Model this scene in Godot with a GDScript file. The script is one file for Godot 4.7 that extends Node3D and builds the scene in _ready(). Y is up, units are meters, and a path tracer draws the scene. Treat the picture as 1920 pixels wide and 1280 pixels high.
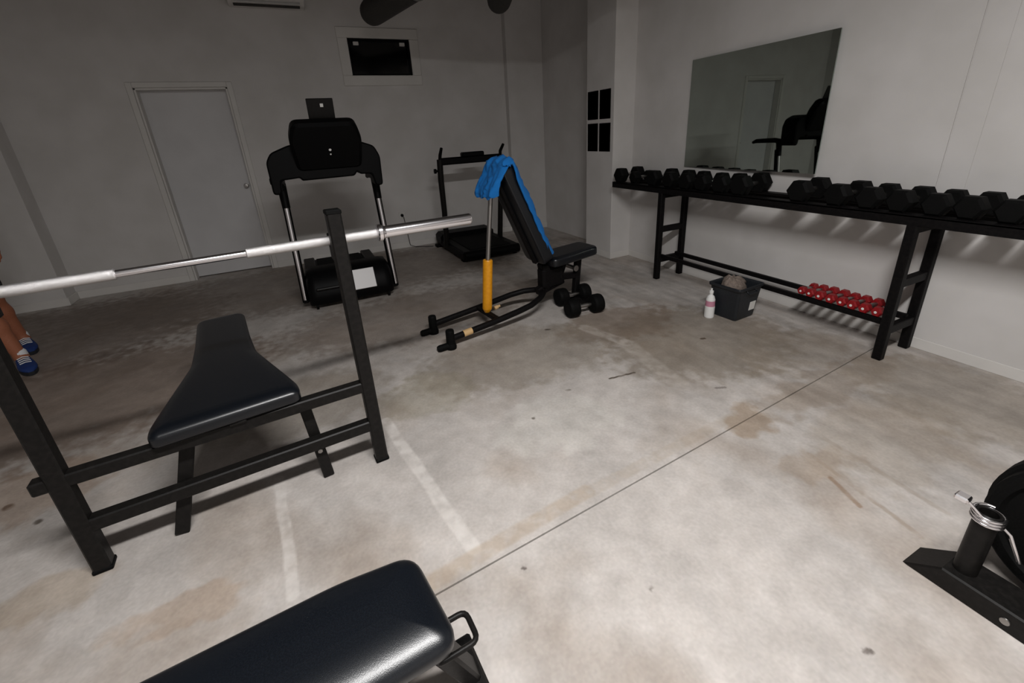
extends Node3D
# A home gym in a plain concrete-floored room, lit at night by one ceiling batten lamp behind the camera.

const LAMP := 13.7
const LAMP_AT := Vector3(0.35, 2.95, -0.02)
const EYE := Vector3(0, 1.45, 0)
var used := {}
var mats := {}
var rng := RandomNumberGenerator.new()

# ------------------------------------------------------------------ mesh helpers
func mb() -> SurfaceTool:
	var st := SurfaceTool.new()
	st.begin(Mesh.PRIMITIVE_TRIANGLES)
	return st

func tri(st: SurfaceTool, a: Vector3, b: Vector3, c: Vector3, na: Vector3, nb: Vector3, nc: Vector3) -> void:
	if (b - a).cross(c - a).dot(na + nb + nc) > 0.0:
		st.set_normal(na); st.add_vertex(a)
		st.set_normal(nc); st.add_vertex(c)
		st.set_normal(nb); st.add_vertex(b)
	else:
		st.set_normal(na); st.add_vertex(a)
		st.set_normal(nb); st.add_vertex(b)
		st.set_normal(nc); st.add_vertex(c)

func flat(st: SurfaceTool, pts: Array, out_dir: Vector3) -> void:
	var n: Vector3 = (pts[1] - pts[0]).cross(pts[2] - pts[0]).normalized()
	if n.dot(out_dir) < 0.0:
		n = -n
	for i in range(1, pts.size() - 1):
		tri(st, pts[0], pts[i], pts[i + 1], n, n, n)

# a chamfered box
func box(st: SurfaceTool, t: Transform3D, size: Vector3, b := 0.004) -> void:
	var h := size / 2.0
	b = min(b, min(h.x, min(h.y, h.z)) * 0.9)
	var ax := [Vector3.RIGHT, Vector3.UP, Vector3.BACK]
	for k in 3:
		var u: int = (k + 1) % 3
		var v: int = (k + 2) % 3
		for s in [-1.0, 1.0]:
			var c: Vector3 = ax[k] * h[k] * s
			var pu: Vector3 = ax[u] * (h[u] - b)
			var pv: Vector3 = ax[v] * (h[v] - b)
			flat(st, [t * (c - pu - pv), t * (c + pu - pv), t * (c + pu + pv), t * (c - pu + pv)], t.basis * (ax[k] * s))
	if b <= 0.0:
		return
	for k in 3:
		var u: int = (k + 1) % 3
		var v: int = (k + 2) % 3
		for su in [-1.0, 1.0]:
			for sv in [-1.0, 1.0]:
				var e: Vector3 = ax[k] * (h[k] - b)
				var p: Vector3 = ax[u] * h[u] * su + ax[v] * (h[v] - b) * sv
				var q: Vector3 = ax[u] * (h[u] - b) * su + ax[v] * h[v] * sv
				flat(st, [t * (p - e), t * (p + e), t * (q + e), t * (q - e)], t.basis * (ax[u] * su + ax[v] * sv))
	for sx in [-1.0, 1.0]:
		for sy in [-1.0, 1.0]:
			for sz in [-1.0, 1.0]:
				flat(st, [t * Vector3(h.x * sx, (h.y - b) * sy, (h.z - b) * sz), t * Vector3((h.x - b) * sx, h.y * sy, (h.z - b) * sz), t * Vector3((h.x - b) * sx, (h.y - b) * sy, h.z * sz)], t.basis * Vector3(sx, sy, sz))

func bx(st: SurfaceTool, p: Vector3, q: Vector3, b := 0.004) -> void:
	var lo := p.min(q)
	var hi := p.max(q)
	box(st, Transform3D(Basis(), (lo + hi) / 2.0), hi - lo, b)

# a square bar from a to b; w is its width across "side", h its height
func bar(st: SurfaceTool, a: Vector3, b: Vector3, w: float, h: float, up := Vector3.UP, bev := 0.005) -> void:
	var d := (b - a).normalized()
	if abs(d.dot(up)) > 0.98:
		up = Vector3.BACK
	var side := d.cross(up).normalized()
	var v := side.cross(d).normalized()
	box(st, Transform3D(Basis(side, v, -d), (a + b) / 2.0), Vector3(w, h, a.distance_to(b)), bev)

# a round tube along points; rad may be a number or one number per point
func tube(st: SurfaceTool, pts: Array, rad, sides := 14, closed := false, caps := true) -> void:
	var n := pts.size()
	var rings := []
	var nrm := []
	var side := Vector3.ZERO
	for i in n:
		var d: Vector3
		if closed:
			d = (pts[(i + 1) % n] - pts[(i + n - 1) % n]).normalized()
		else:
			d = (pts[min(i + 1, n - 1)] - pts[max(i - 1, 0)]).normalized()
		if side == Vector3.ZERO:
			side = d.cross(Vector3.UP if abs(d.y) < 0.9 else Vector3.RIGHT).normalized()
		else:
			side = (side - d * side.dot(d)).normalized()
		var v := d.cross(side)
		var r: float = rad[i] if rad is Array else rad
		var ring := []
		var rn := []
		for k in sides:
			var a := TAU * k / sides
			var o := side * cos(a) + v * sin(a)
			ring.append(pts[i] + o * r)
			rn.append(o)
		rings.append(ring)
		nrm.append(rn)
	for i in (n if closed else n - 1):
		var j := (i + 1) % n
		for k in sides:
			var l := (k + 1) % sides
			tri(st, rings[i][k], rings[i][l], rings[j][l], nrm[i][k], nrm[i][l], nrm[j][l])
			tri(st, rings[i][k], rings[j][l], rings[j][k], nrm[i][k], nrm[j][l], nrm[j][k])
	if caps and not closed:
		flat(st, rings[0], pts[0] - pts[1])
		flat(st, rings[n - 1], pts[n - 1] - pts[n - 2])

# a turned shape: prof is radius, height; t puts its axis
func lathe(st: SurfaceTool, t: Transform3D, prof: Array, sides := 24, turn := 0.0, facets := false) -> void:
	for i in prof.size() - 1:
		var p: Vector2 = prof[i]
		var q: Vector2 = prof[i + 1]
		var d := (q - p)
		if d.length() < 1e-6:
			continue
		var n2 := Vector2(d.y, -d.x).normalized()
		for k in sides:
			var a := TAU * k / sides + turn
			var b := TAU * (k + 1) / sides + turn
			var ca := Vector3(cos(a), 0, sin(a))
			var cb := Vector3(cos(b), 0, sin(b))
			var na := (t.basis * (ca * n2.x + Vector3.UP * n2.y)).normalized()
			var nb := (t.basis * (cb * n2.x + Vector3.UP * n2.y)).normalized()
			if facets:
				na = (na + nb).normalized(); nb = na
			var v0 := t * (ca * p.x + Vector3.UP * p.y)
			var v1 := t * (cb * p.x + Vector3.UP * p.y)
			var v2 := t * (cb * q.x + Vector3.UP * q.y)
			var v3 := t * (ca * q.x + Vector3.UP * q.y)
			if p.x > 1e-6:
				tri(st, v0, v1, v2 if q.x > 1e-6 else v3, na, nb, nb if q.x > 1e-6 else na)
			if q.x > 1e-6:
				tri(st, v0, v2, v3, na, nb, na)

func axis_t(at: Vector3, dir: Vector3) -> Transform3D:
	var y := dir.normalized()
	var x := y.cross(Vector3.BACK if abs(y.z) < 0.9 else Vector3.RIGHT).normalized()
	return Transform3D(Basis(x, y, x.cross(y)), at)

# corner points moved inwards by b
func inset(raw: Array, b: float) -> Array:
	var n := raw.size()
	var area := 0.0
	for i in n:
		area += raw[i].cross(raw[(i + 1) % n])
	var s := 1.0 if area > 0 else -1.0
	var out := []
	for i in n:
		var d0: Vector2 = (raw[i] - raw[(i + n - 1) % n]).normalized()
		var d1: Vector2 = (raw[(i + 1) % n] - raw[i]).normalized()
		var n0 := Vector2(-d0.y, d0.x) * s
		var n1 := Vector2(-d1.y, d1.x) * s
		var m := (n0 + n1).normalized()
		out.append(raw[i] + m * b / max(0.35, m.dot(n0)))
	return out

func fill(st: SurfaceTool, pts2: Array, to3: Callable, nn: Vector3) -> void:
	var poly := PackedVector2Array()
	for p in pts2:
		poly.append(p)
	var idx := Geometry2D.triangulate_polygon(poly)
	if idx.is_empty():
		push_warning("a polygon could not be filled")
	for i in range(0, idx.size(), 3):
		tri(st, to3.call(poly[idx[i]]), to3.call(poly[idx[i + 1]]), to3.call(poly[idx[i + 2]]), nn, nn, nn)

# a polygon (x, y) with corners rounded by r, drawn out along z from -depth/2 to depth/2, with chamfered rims
func prism(st: SurfaceTool, t: Transform3D, raw: Array, depth: float, b := 0.006, r := 0.0, k := 3) -> void:
	var poly: Array = rounded(raw, r, k) if r > 0.0 else raw
	var inner: Array = rounded(inset(raw, b), max(r - b, 0.003), k) if r > 0.0 else inset(raw, b)
	var n := poly.size()
	var area := 0.0
	for i in n:
		area += poly[i].cross(poly[(i + 1) % n])
	var s := 1.0 if area > 0 else -1.0
	for zs in [-1.0, 1.0]:
		var z: float = depth / 2.0 * zs
		fill(st, inner, func(q: Vector2) -> Vector3: return t * Vector3(q.x, q.y, z), (t.basis * Vector3(0, 0, zs)).normalized())
	var zi := depth / 2.0 - b
	for i in n:
		var j := (i + 1) % n
		var d: Vector2 = (poly[j] - poly[i]).normalized()
		var o := t.basis * Vector3(d.y * s, -d.x * s, 0)
		flat(st, [t * Vector3(poly[i].x, poly[i].y, -zi), t * Vector3(poly[j].x, poly[j].y, -zi), t * Vector3(poly[j].x, poly[j].y, zi), t * Vector3(poly[i].x, poly[i].y, zi)], o)
		for zs in [-1.0, 1.0]:
			flat(st, [t * Vector3(poly[i].x, poly[i].y, zi * zs), t * Vector3(poly[j].x, poly[j].y, zi * zs), t * Vector3(inner[j].x, inner[j].y, (zi + b) * zs), t * Vector3(inner[i].x, inner[i].y, (zi + b) * zs)], o + t.basis * Vector3(0, 0, zs))

# a smooth sheet through a grid of points (rows of equal length); wrap closes each row; out is one point inside the shape
func sheet(st: SurfaceTool, g: Array, wrap: bool, flip := false, caps := false) -> void:
	var R := g.size()
	var C: int = g[0].size()
	var nrm := []
	for i in R:
		var row := []
		for j in C:
			var du: Vector3
			if wrap:
				du = g[i][(j + 1) % C] - g[i][(j + C - 1) % C]
			else:
				du = g[i][min(j + 1, C - 1)] - g[i][max(j - 1, 0)]
			var dv: Vector3 = g[min(i + 1, R - 1)][j] - g[max(i - 1, 0)][j]
			var n := du.cross(dv)
			n = n.normalized() if n.length() > 1e-12 else Vector3.UP
			row.append(-n if flip else n)
		nrm.append(row)
	for i in R - 1:
		for j in (C if wrap else C - 1):
			var l := (j + 1) % C
			tri(st, g[i][j], g[i][l], g[i + 1][l], nrm[i][j], nrm[i][l], nrm[i + 1][l])
			tri(st, g[i][j], g[i + 1][l], g[i + 1][j], nrm[i][j], nrm[i + 1][l], nrm[i + 1][j])
	if caps:
		for e in [0, R - 1]:
			var c := Vector3.ZERO
			for p in g[e]:
				c += p
			c /= C
			var o: Vector3 = g[e][0] - g[1 if e == 0 else R - 2][0]
			for j in C:
				flat(st, [c, g[e][j], g[e][(j + 1) % C]], o)

# an upholstered pad: corners (x, z) rounded by cr, at height y0..y1 with a rolled rim of radius r
func pad(st: SurfaceTool, raw: Array, cr: float, y0: float, y1: float, r: float, crown := 0.004, rx := 0.0) -> void:
	rx = rx if rx > 0.0 else r
	var area := 0.0
	for i in raw.size():
		area += raw[i].cross(raw[(i + 1) % raw.size()])
	var rows := []
	var add := func(ins: float, y: float) -> void:
		var row := []
		for q in rounded(inset(raw, ins), max(cr - ins, 0.004), 6):
			row.append(Vector3(q.x, y, q.y))
		rows.append(row)
	add.call(min(0.02, r), y0)
	add.call(0.006, y0 + 0.002)
	add.call(0.0, y0 + 0.012)
	for k in 15:
		var a := PI / 2.0 * k / 14.0
		add.call(rx * (1.0 - cos(a)), y1 - r + r * sin(a))
	add.call(rx + 0.012, y1 + crown)
	sheet(st, rows, true, area < 0, false)
	for e in [rows.size() - 1, 0]:
		var flat2 := []
		for p in rows[e]:
			flat2.append(Vector2(p.x, p.z))
		var y: float = rows[e][0].y
		fill(st, flat2, func(q: Vector2) -> Vector3: return Vector3(q.x, y, q.y), Vector3.UP if e > 0 else Vector3.DOWN)

# corner points of a polygon replaced with arcs
func rounded(poly: Array, r: float, k := 5) -> Array:
	var out := []
	var n := poly.size()
	for i in n:
		var p: Vector2 = poly[i]
		var a: Vector2 = poly[(i + n - 1) % n]
		var b: Vector2 = poly[(i + 1) % n]
		var da := (a - p)
		var db := (b - p)
		var rr: float = min(r, min(da.length(), db.length()) * 0.45)
		var s := p + da.normalized() * rr
		var e := p + db.normalized() * rr
		for j in k + 1:
			var t := float(j) / k
			out.append(s.lerp(p, t).lerp(p.lerp(e, t), t))
	return out

# ------------------------------------------------------------------ scene helpers
func numbered(called: String) -> String:
	if not used.has(called):
		used[called] = 0
		return called
	used[called] += 1
	return "%s_%03d" % [called, used[called]]

func part(st: SurfaceTool, called: String, m: Material, parent: Node, label := "") -> MeshInstance3D:
	var o := MeshInstance3D.new()
	o.mesh = st.commit()
	o.material_override = m
	o.name = called
	parent.add_child(o, true)
	if label:
		o.set_meta("label", label)
	return o

func thing(called: String, label: String, category: String, at := Vector3.ZERO, turn := 0.0, group := "") -> Node3D:
	var o := Node3D.new()
	o.name = numbered(called)
	add_child(o)
	o.position = at
	o.rotation.y = turn
	o.set_meta("label", label)
	o.set_meta("category", category)
	if group:
		o.set_meta("group", group)
	return o

func copy_of(root: Node3D, label: String, at: Vector3, turn := 0.0, big := 1.0) -> Node3D:
	var c: Node3D = root.duplicate()
	var base := String(root.name).get_slice("_0", 0)
	c.name = numbered(base)
	add_child(c)
	c.transform = Transform3D(Basis(Vector3.UP, turn).scaled_local(Vector3.ONE * big), at)
	c.set_meta("label", label)
	return c

func structure(st: SurfaceTool, called: String, m: Material, label: String, category: String) -> MeshInstance3D:
	var o := part(st, numbered(called), m, self, label)
	o.set_meta("category", category)
	o.set_meta("kind", "structure")
	return o

# ------------------------------------------------------------------ materials
func noise(freq: float, seed_: int, oct := 4, kind := FastNoiseLite.TYPE_SIMPLEX_SMOOTH) -> FastNoiseLite:
	var f := FastNoiseLite.new()
	f.noise_type = kind
	f.frequency = freq
	f.seed = seed_
	f.fractal_octaves = oct
	return f

func noise_tex(freq: float, seed_: int, lo: Color, hi: Color, px := 256, oct := 4) -> NoiseTexture2D:
	var t := NoiseTexture2D.new()
	t.width = px; t.height = px; t.seamless = true
	t.noise = noise(freq, seed_, oct)
	var g := Gradient.new()
	g.colors = PackedColorArray([lo, hi])
	g.offsets = PackedFloat32Array([0.2, 0.8])
	t.color_ramp = g
	return t

func bump_tex(freq: float, seed_: int, strength: float, px := 256, oct := 3) -> NoiseTexture2D:
	var t := NoiseTexture2D.new()
	t.width = px; t.height = px; t.seamless = true
	t.as_normal_map = true
	t.bump_strength = strength
	t.noise = noise(freq, seed_, oct)
	return t

func plain(key: String, c: Color, rough: float, metal := 0.0) -> StandardMaterial3D:
	if mats.has(key):
		return mats[key]
	var m := StandardMaterial3D.new()
	m.albedo_color = c
	m.roughness = rough
	m.metallic = metal
	mats[key] = m
	return m

func grained(key: String, lo: Color, hi: Color, rough: float, freq: float, scale_: float, bump := 0.0, metal := 0.0) -> StandardMaterial3D:
	if mats.has(key):
		return mats[key]
	var m := plain(key, Color.WHITE, rough, metal)
	m.albedo_texture = noise_tex(freq, key.hash() % 1000, lo, hi)
	m.uv1_triplanar = true
	m.uv1_world_triplanar = true
	m.uv1_scale = Vector3.ONE * scale_
	if bump > 0.0:
		m.normal_enabled = true
		m.normal_texture = bump_tex(freq * 3.0, key.hash() % 997, bump * 8.0)
		m.normal_scale = bump
	return m

func make_materials() -> void:
	grained("wall", Color8(206, 203, 200), Color8(214, 211, 209), 0.85, 0.02, 0.35, 0.12)
	grained("soffit", Color8(92, 89, 85), Color8(108, 104, 100), 0.9, 0.03, 0.4, 0.2)
	grained("door", Color8(206, 205, 206), Color8(212, 211, 212), 0.6, 0.02, 0.4)
	grained("trim", Color8(211, 208, 204), Color8(219, 216, 212), 0.6, 0.02, 0.4)
	grained("black_steel", Color8(18, 17, 16), Color8(26, 24, 23), 0.45, 0.05, 3.0, 0.15)
	grained("rack_steel", Color8(13, 12, 13), Color8(21, 19, 19), 0.5, 0.05, 3.0, 0.15)
	grained("vinyl", Color8(10, 13, 18), Color8(15, 19, 25), 0.3, 0.12, 6.0, 0.2)
	grained("rubber", Color8(8, 8, 8), Color8(15, 15, 15), 0.65, 0.1, 5.0, 0.3)
	grained("black_plastic", Color8(5, 5, 6), Color8(9, 9, 10), 0.5, 0.08, 4.0, 0.1)
	grained("belt", Color8(16, 16, 16), Color8(26, 26, 26), 0.8, 0.2, 8.0, 0.3)
	grained("red_rubber", Color8(128, 8, 16), Color8(152, 12, 22), 0.5, 0.05, 4.0, 0.1)
	grained("towel", Color8(0, 96, 172), Color8(14, 124, 205), 0.95, 0.3, 6.0, 0.9)
	grained("yellow_paint", Color8(214, 140, 8), Color8(228, 156, 18), 0.42, 0.05, 2.0)
	grained("bin_plastic", Color8(24, 28, 33), Color8(32, 36, 41), 0.5, 0.05, 4.0, 0.1)
	grained("skin", Color8(150, 92, 66), Color8(166, 104, 76), 0.6, 0.1, 4.0, 0.1)
	grained("duct", Color8(40, 38, 35), Color8(52, 49, 45), 0.7, 0.05, 2.0, 0.1)
	grained("bag", Color8(104, 92, 84), Color8(142, 128, 118), 0.8, 0.05, 5.0, 0.5)
	grained("pavement", Color8(140, 136, 130), Color8(165, 160, 152), 0.9, 0.05, 1.0, 0.2)
	for k2 in ["rubber", "black_plastic", "belt", "rack_steel"]:
		mats[k2].metallic_specular = 0.22
	mats["black_steel"].metallic_specular = 0.3
	plain("chrome", Color(0.93, 0.92, 0.93), 0.2, 1.0)
	plain("dull_chrome", Color(0.62, 0.61, 0.6), 0.35, 1.0)
	var k := plain("knurl", Color(0.95, 0.94, 0.94), 0.38, 1.0)
	k.normal_enabled = true
	k.normal_texture = bump_tex(0.25, 5, 10.0)
	k.normal_scale = 0.5
	k.uv1_triplanar = true
	k.uv1_scale = Vector3.ONE * 12.0
	plain("silver_panel", Color8(190, 188, 188), 0.45, 0.15)
	plain("white_paper", Color8(225, 224, 220), 0.7)
	plain("white_plastic", Color8(228, 228, 226), 0.45)
	plain("gold_label", Color8(206, 170, 120), 0.45)
	plain("dark_glass", Color8(8, 8, 9), 0.08)
	plain("mirror", Color(0.74, 0.78, 0.75), 0.015, 1.0)
	plain("mirror_edge", Color8(120, 135, 128), 0.3)
	plain("sock", Color8(220, 220, 222), 0.9)
	plain("shoe_blue", Color8(16, 46, 104), 0.7)
	plain("shoe_sole", Color8(24, 26, 32), 0.8)
	plain("shorts", Color8(26, 28, 34), 0.9)
	plain("shirt", Color8(70, 74, 80), 0.9)
	plain("hair", Color8(28, 20, 16), 0.8)

# ------------------------------------------------------------------ the concrete floor's colours (stains, paint marks)
const FX0 := -4.3
const FZ0 := -6.7
const FW := 7.9
const FD := 8.9
func floor_texture() -> ImageTexture:
	var W := 1264
	var Hh := 1424
	var big := noise(0.012, 11, 5)
	var mid := noise(0.035, 12, 4)
	var fine := noise(0.35, 13, 3)
	var brown := noise(0.007, 14, 5)
	var streak := noise(0.02, 15, 4)
	var warp := noise(0.02, 16, 3)
	# x, z, half-widths, depth of the stain, colour of the stain
	var blobs := BLOBS
	var marks := MARKS
	var data := PackedByteArray()
	data.resize(W * Hh * 3)
	var base := Vector3(0.738, 0.714, 0.695)
	var o := 0
	for j in Hh:
		var z := FZ0 + FD * (j + 0.5) / Hh
		var lay := []
		for b in blobs:
			if abs(z - b[1]) < b[3] * 1.5:
				lay.append(b)
		for i in W:
			var x := FX0 + FW * (i + 0.5) / W
			var px := float(i)
			var pz := float(j)
			var wx := warp.get_noise_2d(px, pz)
			var wz := warp.get_noise_2d(px + 900.0, pz)
			var v := 1.0 + 0.075 * big.get_noise_2d(px, pz) + 0.055 * mid.get_noise_2d(px, pz) + 0.06 * fine.get_noise_2d(px, pz)
			var c := base * v
			var b1: float = clamp(brown.get_noise_2d(px, pz) * 1.6 + 0.1 * wx, 0.0, 1.0)
			c = c * (Vector3.ONE - Vector3(0.12, 0.15, 0.18) * b1)
			var sm: float = clamp((x - 1.5) / 0.8, 0.0, 1.0)
			if sm > 0.0:
				var sv := streak.get_noise_2d(px * 2.4, pz * 0.35)
				c = c * (1.0 + sm * 0.12 * sv)
			for b in lay:
				var dx: float = (x - b[0] + wx * 0.10) / b[2]
				var dz: float = (z - b[1] + wz * 0.10) / b[3]
				var d := dx * dx + dz * dz
				if d < 1.6:
					var k: float = clamp((1.25 - d - 0.5 * mid.get_noise_2d(px * 1.7, pz * 1.7)) * 1.6, 0.0, 1.0) * b[4]
					c = c.lerp(Vector3(b[5], b[6], b[7]) * v, k)
			for m in marks:
				var a := Vector2(m[0], m[1])
				var e := Vector2(m[2], m[3])
				var q := Vector2(x + wx * 0.008, z)
				var u: float = clamp((q - a).dot(e - a) / (e - a).length_squared(), 0.0, 1.0)
				var dist: float = q.distance_to(a.lerp(e, u))
				if dist < m[4] * 1.4:
					var k2: float = clamp((m[4] * 1.15 - dist) / (m[4] * 0.35), 0.0, 1.0) * m[5] * clamp(0.8 + 0.9 * mid.get_noise_2d(px * 2.0, pz * 2.0), 0.0, 1.0)
					c = c.lerp(Vector3(m[6], m[7], m[8]), k2)
			data[o] = int(clamp(c.x, 0.0, 1.0) * 255.0)
			data[o + 1] = int(clamp(c.y, 0.0, 1.0) * 255.0)
			data[o + 2] = int(clamp(c.z, 0.0, 1.0) * 255.0)
			o += 3
	return ImageTexture.create_from_image(Image.create_from_data(W, Hh, false, Image.FORMAT_RGB8, data))

const BLOBS := [
	[2.35, -2.0, 0.70, 0.55, 0.55, 0.50, 0.455, 0.40],
	[2.05, -2.5, 0.50, 0.32, 0.5, 0.47, 0.40, 0.34],
	[2.75, -1.55, 0.45, 0.25, 0.35, 0.54, 0.49, 0.43],
	[1.83, -1.19, 0.13, 0.11, 0.6, 0.58, 0.50, 0.42],
	[2.55, -1.2, 0.65, 0.13, 0.4, 0.55, 0.49, 0.43],
	[1.15, -2.45, 0.75, 0.42, 0.5, 0.55, 0.51, 0.46],
	[0.45, -2.3, 0.30, 0.24, 0.4, 0.57, 0.54, 0.47],
	[2.3, -0.8, 0.5, 0.25, 0.3, 0.58, 0.53, 0.47],
	[2.95, -0.8, 0.4, 0.5, 0.4, 0.55, 0.50, 0.44],
	[1.79, -0.83, 0.2, 0.10, 0.4, 0.60, 0.53, 0.46],
	[1.0, -1.66, 0.34, 0.22, 0.5, 0.81, 0.795, 0.77],
	[-1.6, -3.45, 1.1, 0.75, 0.6, 0.44, 0.37, 0.32],
	[-1.45, -2.45, 0.35, 0.22, 0.4, 0.60, 0.50, 0.42],
	[-2.2, -4.9, 1.3, 1.0, 0.5, 0.40, 0.34, 0.30],
	[0.1, -5.2, 2.6, 0.9, 0.45, 0.42, 0.37, 0.33],
	[-1.15, -1.72, 0.20, 0.10, 0.4, 0.60, 0.53, 0.45],
	[-0.62, -1.42, 0.22, 0.06, 0.4, 0.62, 0.53, 0.45],
	[-0.25, -2.6, 0.5, 0.35, 0.4, 0.54, 0.50, 0.45],
	[0.75, -3.6, 1.2, 0.55, 0.5, 0.47, 0.42, 0.38],
]
const MARKS := [
	[-0.36, -1.95, -0.30, -1.30, 0.022, 0.6, 0.88, 0.86, 0.84],
	[0.17, -2.15, 0.315, -1.17, 0.03, 0.65, 0.88, 0.86, 0.84],
	[1.78, -2.58, 1.88, -2.20, 0.05, 0.5, 0.80, 0.77, 0.74],
	[1.88, -2.20, 1.80, -1.60, 0.06, 0.4, 0.80, 0.77, 0.74],
	[0.15, -1.12, 0.85, -1.20, 0.035, 0.4, 0.66, 0.58, 0.49],
	[0.85, -1.19, 1.80, -1.25, 0.03, 0.3, 0.66, 0.60, 0.53],
	[1.86, -0.89, 1.775, -0.44, 0.010, 0.5, 0.58, 0.52, 0.46],
	[1.79, -0.76, 1.74, -0.62, 0.010, 0.6, 0.52, 0.42, 0.34],
	[2.02, -0.92, 1.98, -0.45, 0.012, 0.4, 0.60, 0.55, 0.50],
	[1.483, -1.875, 1.664, -1.853, 0.007, 0.9, 0.30, 0.26, 0.22],
	[1.51, -2.70, 1.535, -2.69, 0.012, 0.9, 0.28, 0.25, 0.22],
	[2.37, -1.97, 2.39, -1.965, 0.012, 0.9, 0.32, 0.26, 0.21],
	[1.19, -1.90, 1.205, -1.895, 0.010, 0.8, 0.40, 0.37, 0.34],
	[0.885, -1.76, 0.89, -1.76, 0.008, 0.8, 0.40, 0.37, 0.34],
	[1.20, -0.32, 1.212, -0.315, 0.008, 0.9, 0.32, 0.29, 0.27],
	[0.785, -0.745, 0.792, -0.75, 0.005, 0.9, 0.36, 0.33, 0.31],
	[0.447, -1.016, 0.452, -1.01, 0.006, 0.9, 0.36, 0.33, 0.31],
	[1.94, -1.48, 1.99, -1.46, 0.010, 0.7, 0.46, 0.43, 0.41],
	[-1.47, -2.377, -1.465, -2.37, 0.02, 0.7, 0.34, 0.26, 0.20],
	[-1.30, -2.195, -1.295, -2.19, 0.014, 0.8, 0.30, 0.27, 0.24],
]

func joint_z(x: float) -> float:
	return -1.072 - 0.0766 * (x - 0.185)

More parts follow.
